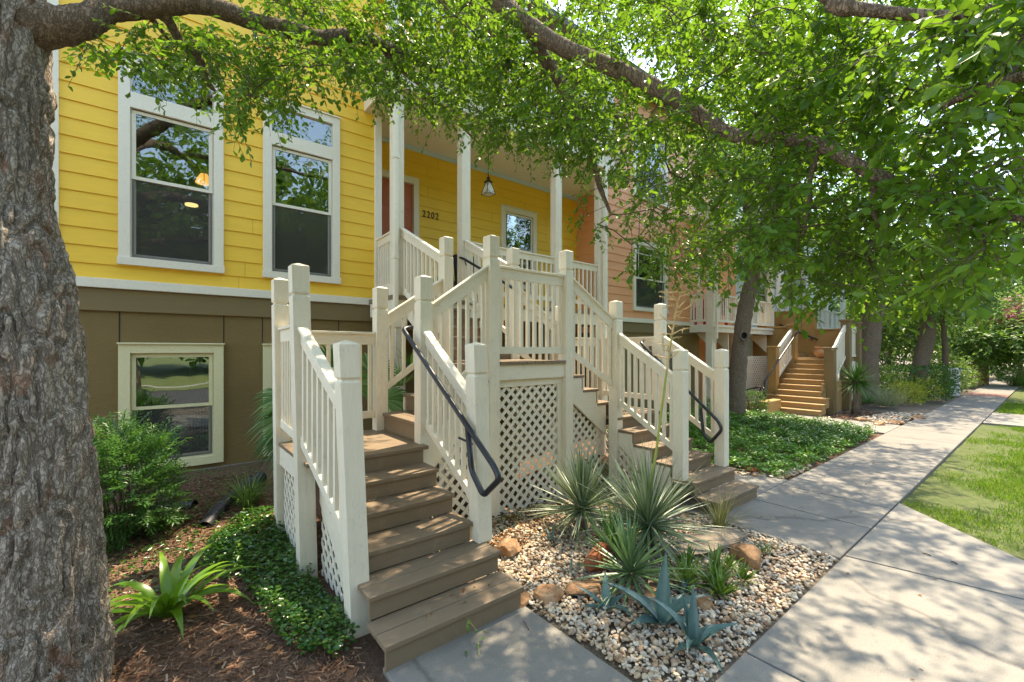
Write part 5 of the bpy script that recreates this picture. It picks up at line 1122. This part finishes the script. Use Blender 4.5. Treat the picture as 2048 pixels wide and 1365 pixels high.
# fan palm beside the stair
pl=thing('fan_palm','fan palm with split yellow green fronds behind the left landing','palm',(1.62,6.2,.2))
def fan(c,dirv,nrm,R,n,mat,parent,a0=-1.9,a1=1.9,droop=.5):
    dv=Vector(dirv).normalized(); nv=(Vector(nrm)-dv*Vector(nrm).dot(dv)).normalized(); sv=nv.cross(dv); b=[];
    A=np.linspace(a0,a1,n); P=np.array([c]*n,float); V=[];F=[]
    m=MB()
    for a in A:
        d=dv*math.cos(a)+sv*math.sin(a); w_=nv.cross(d)*.5; L=R*(.78+.22*math.cos(a))*rng.uniform(.9,1.05); pts=[]
        for k in range(5):
            t=k/4; q=Vector(c)+d*L*t+Vector((0,0,-droop*L*t*t*t))+nv*.0; hw=[.004,.012,.014,.009,.001][k]*1.2; m.v+= [tuple(q-w_*hw*2),tuple(q+nv*hw*.5),tuple(q+w_*hw*2)]
        o=len(m.v)-15
        for k in range(4): m.f+=[(o+k*3,o+k*3+1,o+k*3+4,o+k*3+3),(o+k*3+1,o+k*3+2,o+k*3+5,o+k*3+4)]; m.m+=[0,0]
    ob=m.build('frond',mat,parent,smooth=True); at_=ob.data.attributes.new('rnd','FLOAT','POINT'); at_.data.foreach_set('value',np.repeat(rng.uniform(0,1,n),15).astype(np.float32)); return ob
pc=Vector((1.62,6.2,.22))
for q,dd,R,dr in (((585,800,5.5),(-.9,-.1,.22),.50,.35),((590,835,5.5),(-.95,-.1,.05),.55,.4),((590,860,5.5),(-.75,-.1,-.45),.50,.3),((662,735,5.7),(-.1,-.1,.9),.46,.3),((700,770,5.9),(.5,-.1,.7),.5,.4),((740,745,6.0),(.6,-.1,.75),.45,.3),((640,760,5.8),(-.5,0,.8),.42,.4),((770,800,6.0),(.8,-.2,.4),.5,.5)):
    c=at(*q); fan(c,dd,(.1,-.8,.5),R,15 if dd[0]<-.7 else 24,'yuccag',pl,-.55 if dd[0]<-.7 else -1.5,.55 if dd[0]<-.7 else 1.5,droop=dr); b=MB(); b.tube([pc,(pc+c)/2+Vector((0,0,.12)),c],[.012,.009,.006],6); b.build('frond_stalk','stalk',pl,smooth=True)
for i,(px,py,dp_) in enumerate(((800,735,5.9),(822,700,6.2),(790,820,5.6))):
    p=at(px,py,dp_); tuft('grass_tuft',['yellow green spiky plant low behind the second stair flight','yellow green spiky plant by the blue pot behind the stair','bright weed showing between landing and stair stringer'][i],p.x,p.y,p.z-.25,40,.42,.016,'yuccag',30,85,(.2,.9),.05,'plant')
b=thing('porch_plant','dark leaved potted plant by the porch column','potted plant',(4.05,7.2,2.8)); q=MB(); q.lathe([(.10,0),(.14,.25),(.15,.27),(.13,.27)],(4.05,7.2,2.8),14); q.build('pot','bluepot',b,smooth=True)
az=rng.uniform(0,6.28,18); blades('foliage',np.array([[4.05,7.2,3.05]]*18),az,np.radians(rng.uniform(35,80,18)),rng.uniform(.3,.6,18),np.full(18,.05),rng.uniform(.4,1.2,18),rng.uniform(0,1,18),'lily',b)
# right side beds
x,y=g0(1712,826); ty=rosette('tree_yucca','small tree yucca with a round spiky head on a short trunk','yucca tree' and (x,y,.95),190,.78,.034,-50,88,'yuccag',segs=4,cat='plant'); 
b=MB(); b.lathe([(.13,-.05),(.085,.3),(.08,.7),(.10,.98)],(x,y,0),14); b.build('trunk','bark2',ty,smooth=True)
p=at(1735,815,14.9); rosette('yucca','low green yucca beside the tree yucca trunk',(p.x,p.y,.12),60,.45,.028,0,85,'yuccag')
p=at(1775,812,15.2); tuft('fountain_grass','pale wispy fountain grass right of the tree yucca',p.x,p.y,0,420,1.05,.010,'palegrass',25,85,(.9,2.0),.28); p=at(1665,812,15.4); tuft('fountain_grass','pale wispy fountain grass left of the tree yucca',p.x,p.y,0,240,.8,.010,'palegrass',25,85,(.9,2.0),.2)
for i,(px,py,d,r,nn) in enumerate(((1812,812,16.2,(.75,.6,.5),1500),(1850,806,17.2,(.8,.6,.55),1500))):
    p=at(px,py,d); shrub('yellow_shrub',['yellow green shrub with upright sprays nearer the fountain grass','yellow green shrub with upright sprays leaning to the pavement'][i],(p.x,p.y,.32),r,nn,'yshrub',.07,.03,stems=8)
    t=COL.objects[-1]
    tuft('yellow_spray',['upright yellow sprays rising from the shrub nearer the fountain grass','upright yellow sprays rising from the shrub by the pavement'][i],p.x,p.y,.2,40,.85,.03,'yshrub',45,88,(.1,.5),.35,'plant')
p=at(1905,775,21); shrub('clipped_hedge','clipped dark hedge running to the white pillar',(24.5,3.6,.62),(2.6,1.0,.72),5200,'leaf2',.10,.06,'hedge',DIAM,6,sq=6,shell=.7)
p=at(1765,765,17.5); shrub('shrub','olive green bush right behind the tree yucca',(p.x,p.y,.55),(1.1,.8,.85),2200,'leaf3',.09,.04,stems=6)
p=at(1790,740,21); shrub('shrub','dark bush between the leaning trees',(p.x,p.y+.5,.6),(1.6,1.0,1.2),2200,'leaf2',.12,.07,stems=6)
p=at(1995,765,25); shrub('shrub','rounded green bush past the white pillar',(30.2,3.6,.75),(1.8,1.2,1.1),2200,'leaf3',.12,.07,stems=6)
shrub('shrub','feathery bright shrub at the bend of the far pavement',(34.0,3.3,.5),(1.3,.9,.75),1500,'yshrub',.10,.05,stems=5); shrub('shrub','big loose green bush under the far spreading tree',(39,4.4,1.2),(2.6,1.8,1.7),2600,'leaf3',.16,.09,stems=6)
shrub('shrub','low dark bush at the left of the far walk end',(44,1.8,.9),(2.2,1.5,1.3),2000,'leaf2',.16,.09,stems=5)
p=at(1505,812,12.9); shrub('boxwood','small rounded dark boxwood next to the knotted trunk',(p.x,p.y,.38),(.45,.4,.42),1500,'leaf2',.05,.028,stems=4)
p=at(2035,805,23.5); t=tuft('grass_clump','dark spiky grass clump in the bed right of the pavement',p.x,p.y,0,330,1.15,.022,'tuft',25,85,(.3,1.1),.3)
for i,(px,py,d) in enumerate(((1400,815,9.5),(1425,800,10.2))):
    p=at(px,py,d); shrub('shrub',['pale flowered bush seen between the right stair posts','small green bush at the foot of the far downspout'][i],(p.x,p.y,.4),(.5,.45,.5),900,'nandina',.06,.03,stems=5)
# ---- ground covers, pebbles, chips, lawn
def cover(name,pts,n,h,L,W,mat,label,tm=OVAL,edge=.25,zf=gz,hf=None):
    q=rand_in(pts,n); z=np.array([zf(a,b_) for a,b_ in q]); hh=rng.uniform(.15,1,n)**.6*h
    if hf is not None: hh*=hf(q)
    hh*=.75+.35*np.sin(q[:,0]*7+1)*np.cos(q[:,1]*6)
    P=np.column_stack([q,z+hh]); a=rng.uniform(0,6.28,n); D=np.stack([np.cos(a),np.sin(a),rng.uniform(-.35,.45,n)],1); nn=unit(np.array([[0,0,1.]])+rng.normal(size=(n,3))*.42); LL=rng.uniform(L*.6,L*1.2,n)
    return stuff(leaves(name,P,D,nn,LL,LL*W/L,np.clip(rng.beta(1.6,2.6,n)+.15*(hh/h-.5),0,1),mat,None,tm),label,'ground cover')
W_=lambda l:[g0(*q) for q in l]
vp=[(.86,2.86),(1.02,2.93),(1.04,3.3),(1.0,4.2),(1.02,5.3),(.80,5.6),(.40,5.25),(.30,4.75),(.55,4.35),(.58,3.75),(.62,3.3),(.72,3.0)]
cover('trailing_vine',vp,5200,.16,.042,.025,'vine','dark glossy trailing vine spreading along the left foot of the stairs')
cover('trailing_vine_sprig',[(-.35,4.6),(.5,4.3),(.62,5.6),(.2,6.6),(-.5,6.2)],1300,.06,.036,.022,'vine','sparse creeping sprigs in the mulch between lily and shrub')
cover('wall_weeds',[(.0,6.35),(1.0,5.75),(1.05,7.2),(.3,7.35),(-.1,7.0)],420,.07,.034,.020,'cover','small pale weeds scattered in the soil below the lower window')
bd=[(7.35,2.60),(9.0,2.55),(11.5,2.55),(12.9,2.7),(13.0,3.6),(13.6,5.6),(12.6,6.6),(9.5,6.8),(7.2,6.6),(6.6,5.4),(7.05,3.6)]
cover('groundcover_bed',bd,32000,.28,.066,.040,'cover','bright green leafy groundcover bed beside the right stairs',hf=lambda q:np.clip(.70+.2*(q[:,1]-2.5),.6,1.0))
cover('jasmine_bed',[(9.2,3.2),(11.5,2.5),(13.0,2.62),(13.1,3.7),(13.5,5.4),(11.5,5.4)],9000,.30,.055,.032,'vine','darker glossy groundcover at the far side of the bright bed')
cover('creeper',[(2.25,3.75),(3.0,3.7),(3.6,4.0),(2.4,4.05)],170,.10,.035,.022,'cover','sprigs of creeper at the foot of the square lattice')
sd_=thing('seedling','small green vine seedling growing from the bottom step onto the walk','plant',(1.62,2.47,0)); q=np.array([[1.62+.012*i*math.cos(i),2.50-.016*i,.12-.013*i+.01] for i in range(14)]); leaves('foliage',q,rdir(14,.4),unit(np.array([[0,-.4,1.]])+rng.normal(size=(14,3))*.3),np.full(14,.030),np.full(14,.019),rng.uniform(.3,.8,14),'cover',sd_)
b=MB(); b.tube([(1.62,2.50,.13),(1.66,2.44,.06),(1.58,2.30,.01)],.002,5); b.build('stem','stalk',sd_)
# river pebbles
bm=bmesh.new(); bmesh.ops.create_icosphere(bm,subdivisions=2,radius=1); iv=np.array([v.co[:] for v in bm.verts]); jf=[tuple(v.index for v in f.verts) for f in bm.faces]; bm.free()
def pebbles(name,pts,n,s0,s1,label,z0=-.012,skip=None):
    q=rand_in(pts,n)
    if skip is not None: q=q[~skip(q)]
    n=len(q); s=s0+(s1-s0)*rng.beta(1.4,2.6,n); a=rng.uniform(0,6.28,n); ax=np.stack([s,s*rng.uniform(.6,.9,n),s*rng.uniform(.38,.62,n)],1); ca,sa=np.cos(a),np.sin(a); tl=rng.normal(size=(n,2))*.25
    sh=1+.14*np.sin(iv@rng.normal(size=(3,1))*2.3).T
    V=iv[None]*ax[:,None,:]*(1+.10*np.sin(3*iv[None,:,0:1]+rng.uniform(0,6,(n,1,1)))); X=V[:,:,0]*ca[:,None]-V[:,:,1]*sa[:,None]; Y=V[:,:,0]*sa[:,None]+V[:,:,1]*ca[:,None]; Z=V[:,:,2]+X*tl[:,:1]+Y*tl[:,1:]
    z=z0+s*.25+rng.uniform(0,.022,n); P=np.stack([X+q[:,:1],Y+q[:,1:],Z+z[:,None]],2)
    return stuff(npmesh(name,P.reshape(-1,3),jf,len(iv),'pebble',None,rng.uniform(0,1,n),smooth=True),label,'gravel')
gb=[(2.20,1.285),(4.94,1.285),(4.95,2.62),(4.3,2.9),(4.2,4.05),(2.25,4.08),(2.24,2.95),(2.2,2.5)]
pebbles('river_pebbles',gb,13500,.008,.029,'rounded tan and white river pebbles filling the bed between the two stairs',skip=lambda q:(np.abs(q[:,0]-4.55)<.9)&(np.abs(q[:,1]-2.02)<.2)&(q[:,0]<4.8)&False)
pebbles('bed_edge_pebbles',[(6.9,3.3),(7.35,2.58),(8.6,2.56),(7.5,2.95),(7.1,3.6)],420,.015,.05,'pebbles along the edge of the bright groundcover bed')
pebbles('far_bed_pebbles',[(14.95,2.6),(18.0,2.56),(17.6,3.3),(15.1,3.6)],700,.02,.06,'pale pebbles edging the tree yucca bed')
QUAD=(np.array([(0,-.5,0),(0,.5,.02),(1,.35,0),(1,-.4,.02)]),[(0,1,2,3)])
def chips(name,pts,n,L,W,mat,label,cat='mulch',zf=gz,tm=QUAD,tilt=.3,up=.012):
    q=rand_in(pts,n); z=np.array([zf(a,b_) for a,b_ in q])+rng.uniform(.002,up,n); a=rng.uniform(0,6.28,n); D=np.stack([np.cos(a),np.sin(a),rng.normal(size=n)*.16],1)
    return stuff(leaves(name,np.column_stack([q,z]),D,unit(np.array([[0,0,1.]])+rng.normal(size=(n,3))*tilt),rng.uniform(L*.4,L*1.25,n),rng.uniform(W*.5,W*1.4,n),rng.beta(1.5,2.4,n),mat,None,tm),label,cat)
chips('mulch_chips',[(-1.0,2.2),(.98,2.2),(1.02,2.95),(1.0,5.2),(.9,6.9),(-.8,6.9),(-1.2,4.5)],15000,.055,.009,'chip','shredded brown mulch chips covering the bed by the big trunk',up=.022)
chips('mulch_chips_far',[(14.95,3.3),(17.5,3.2),(18.5,4.3),(15.0,4.3)],1500,.09,.02,'chip','dark mulch around the tree yucca')
chips('leaf_litter',[(2.25,3.3),(4.2,3.2),(4.2,4.1),(2.25,4.1)],420,.05,.030,'litter','dry brown leaves gathered at the foot of the lattice','leaf litter',zf=lambda a,b_:.02,tm=OVAL,tilt=.5,up=.05)
def flat(v): return lambda a,b_: v
chips('step_litter',[(1.15,2.56),(2.1,2.56),(2.1,2.78),(1.15,2.78)],9,.035,.022,'litter','few small dry leaves lying on the bottom stair tread','leaf litter',zf=flat(.166),tm=OVAL,tilt=.3,up=.006)
chips('pavement_litter',[(1.4,.0),(7.2,1.0),(12,1.4),(12,2.4),(5.2,2.4),(5,1.2),(1.4,1.2)],60,.03,.018,'litter','scattered specks of dry leaf on the pavement','leaf litter',zf=flat(.003),tm=OVAL,tilt=.3,up=.006)
chips('fallen_leaves',[(-.6,2.4),(1.0,2.4),(1.0,5.0),(-.3,6.5)],70,.055,.034,'litter','scattered dry leaves lying on the mulch','leaf litter',tm=OVAL,tilt=.4,up=.03)
TRI=(np.array([(0,-.5,0),(0,.5,0),(.6,.22,.0),(1,0,-.1)]),[(0,1,2,3)])
def lawn(name,pts,n,L,label,bare=True):
    q=rand_in(pts,n)
    nz=np.array([mnoise.noise(Vector((a*.9,b_*1.1,2)))+.5*mnoise.noise(Vector((a*3,b_*3,5))) for a,b_ in q])
    if bare:
        edge=np.clip((1.22-q[:,1])/.9,0,1)*np.clip((q[:,0]-(6.3+.0*q[:,1]))/1.4,0,1); k=nz+edge*1.25-.74>rng.uniform(-.42,.42,len(q)); q=q[k]; nz=nz[k]
    n=len(q); a=rng.uniform(0,6.28,n); t=rng.uniform(.15,.9,n); D=np.stack([np.cos(a)*t,np.sin(a)*t,np.ones(n)*.8],1); LL=rng.uniform(L*.5,L*1.2,n)
    return stuff(leaves(name,np.column_stack([q,np.full(n,-.045)]),D,rdir(n),LL,np.full(n,.009)*L/.07,np.clip(rng.beta(2,2,n)*.7+.3*(nz+.5),0,1),'grass',None,TRI),label,'grass')
lawn('lawn_grass',[(7.4,1.24),(17.1,1.24),(17.1,-3.9),(4.8,-3.9),(5.6,-.6),(6.3,.1)],120000,.075,'sunlit green lawn grass at the right beside the pavement')
lawn('far_lawn_grass',[(20.3,1.2),(24.5,1.2),(24.5,-3.5),(20.3,-3.5)],9000,.12,'strip of lawn beyond the concrete crossing',False)
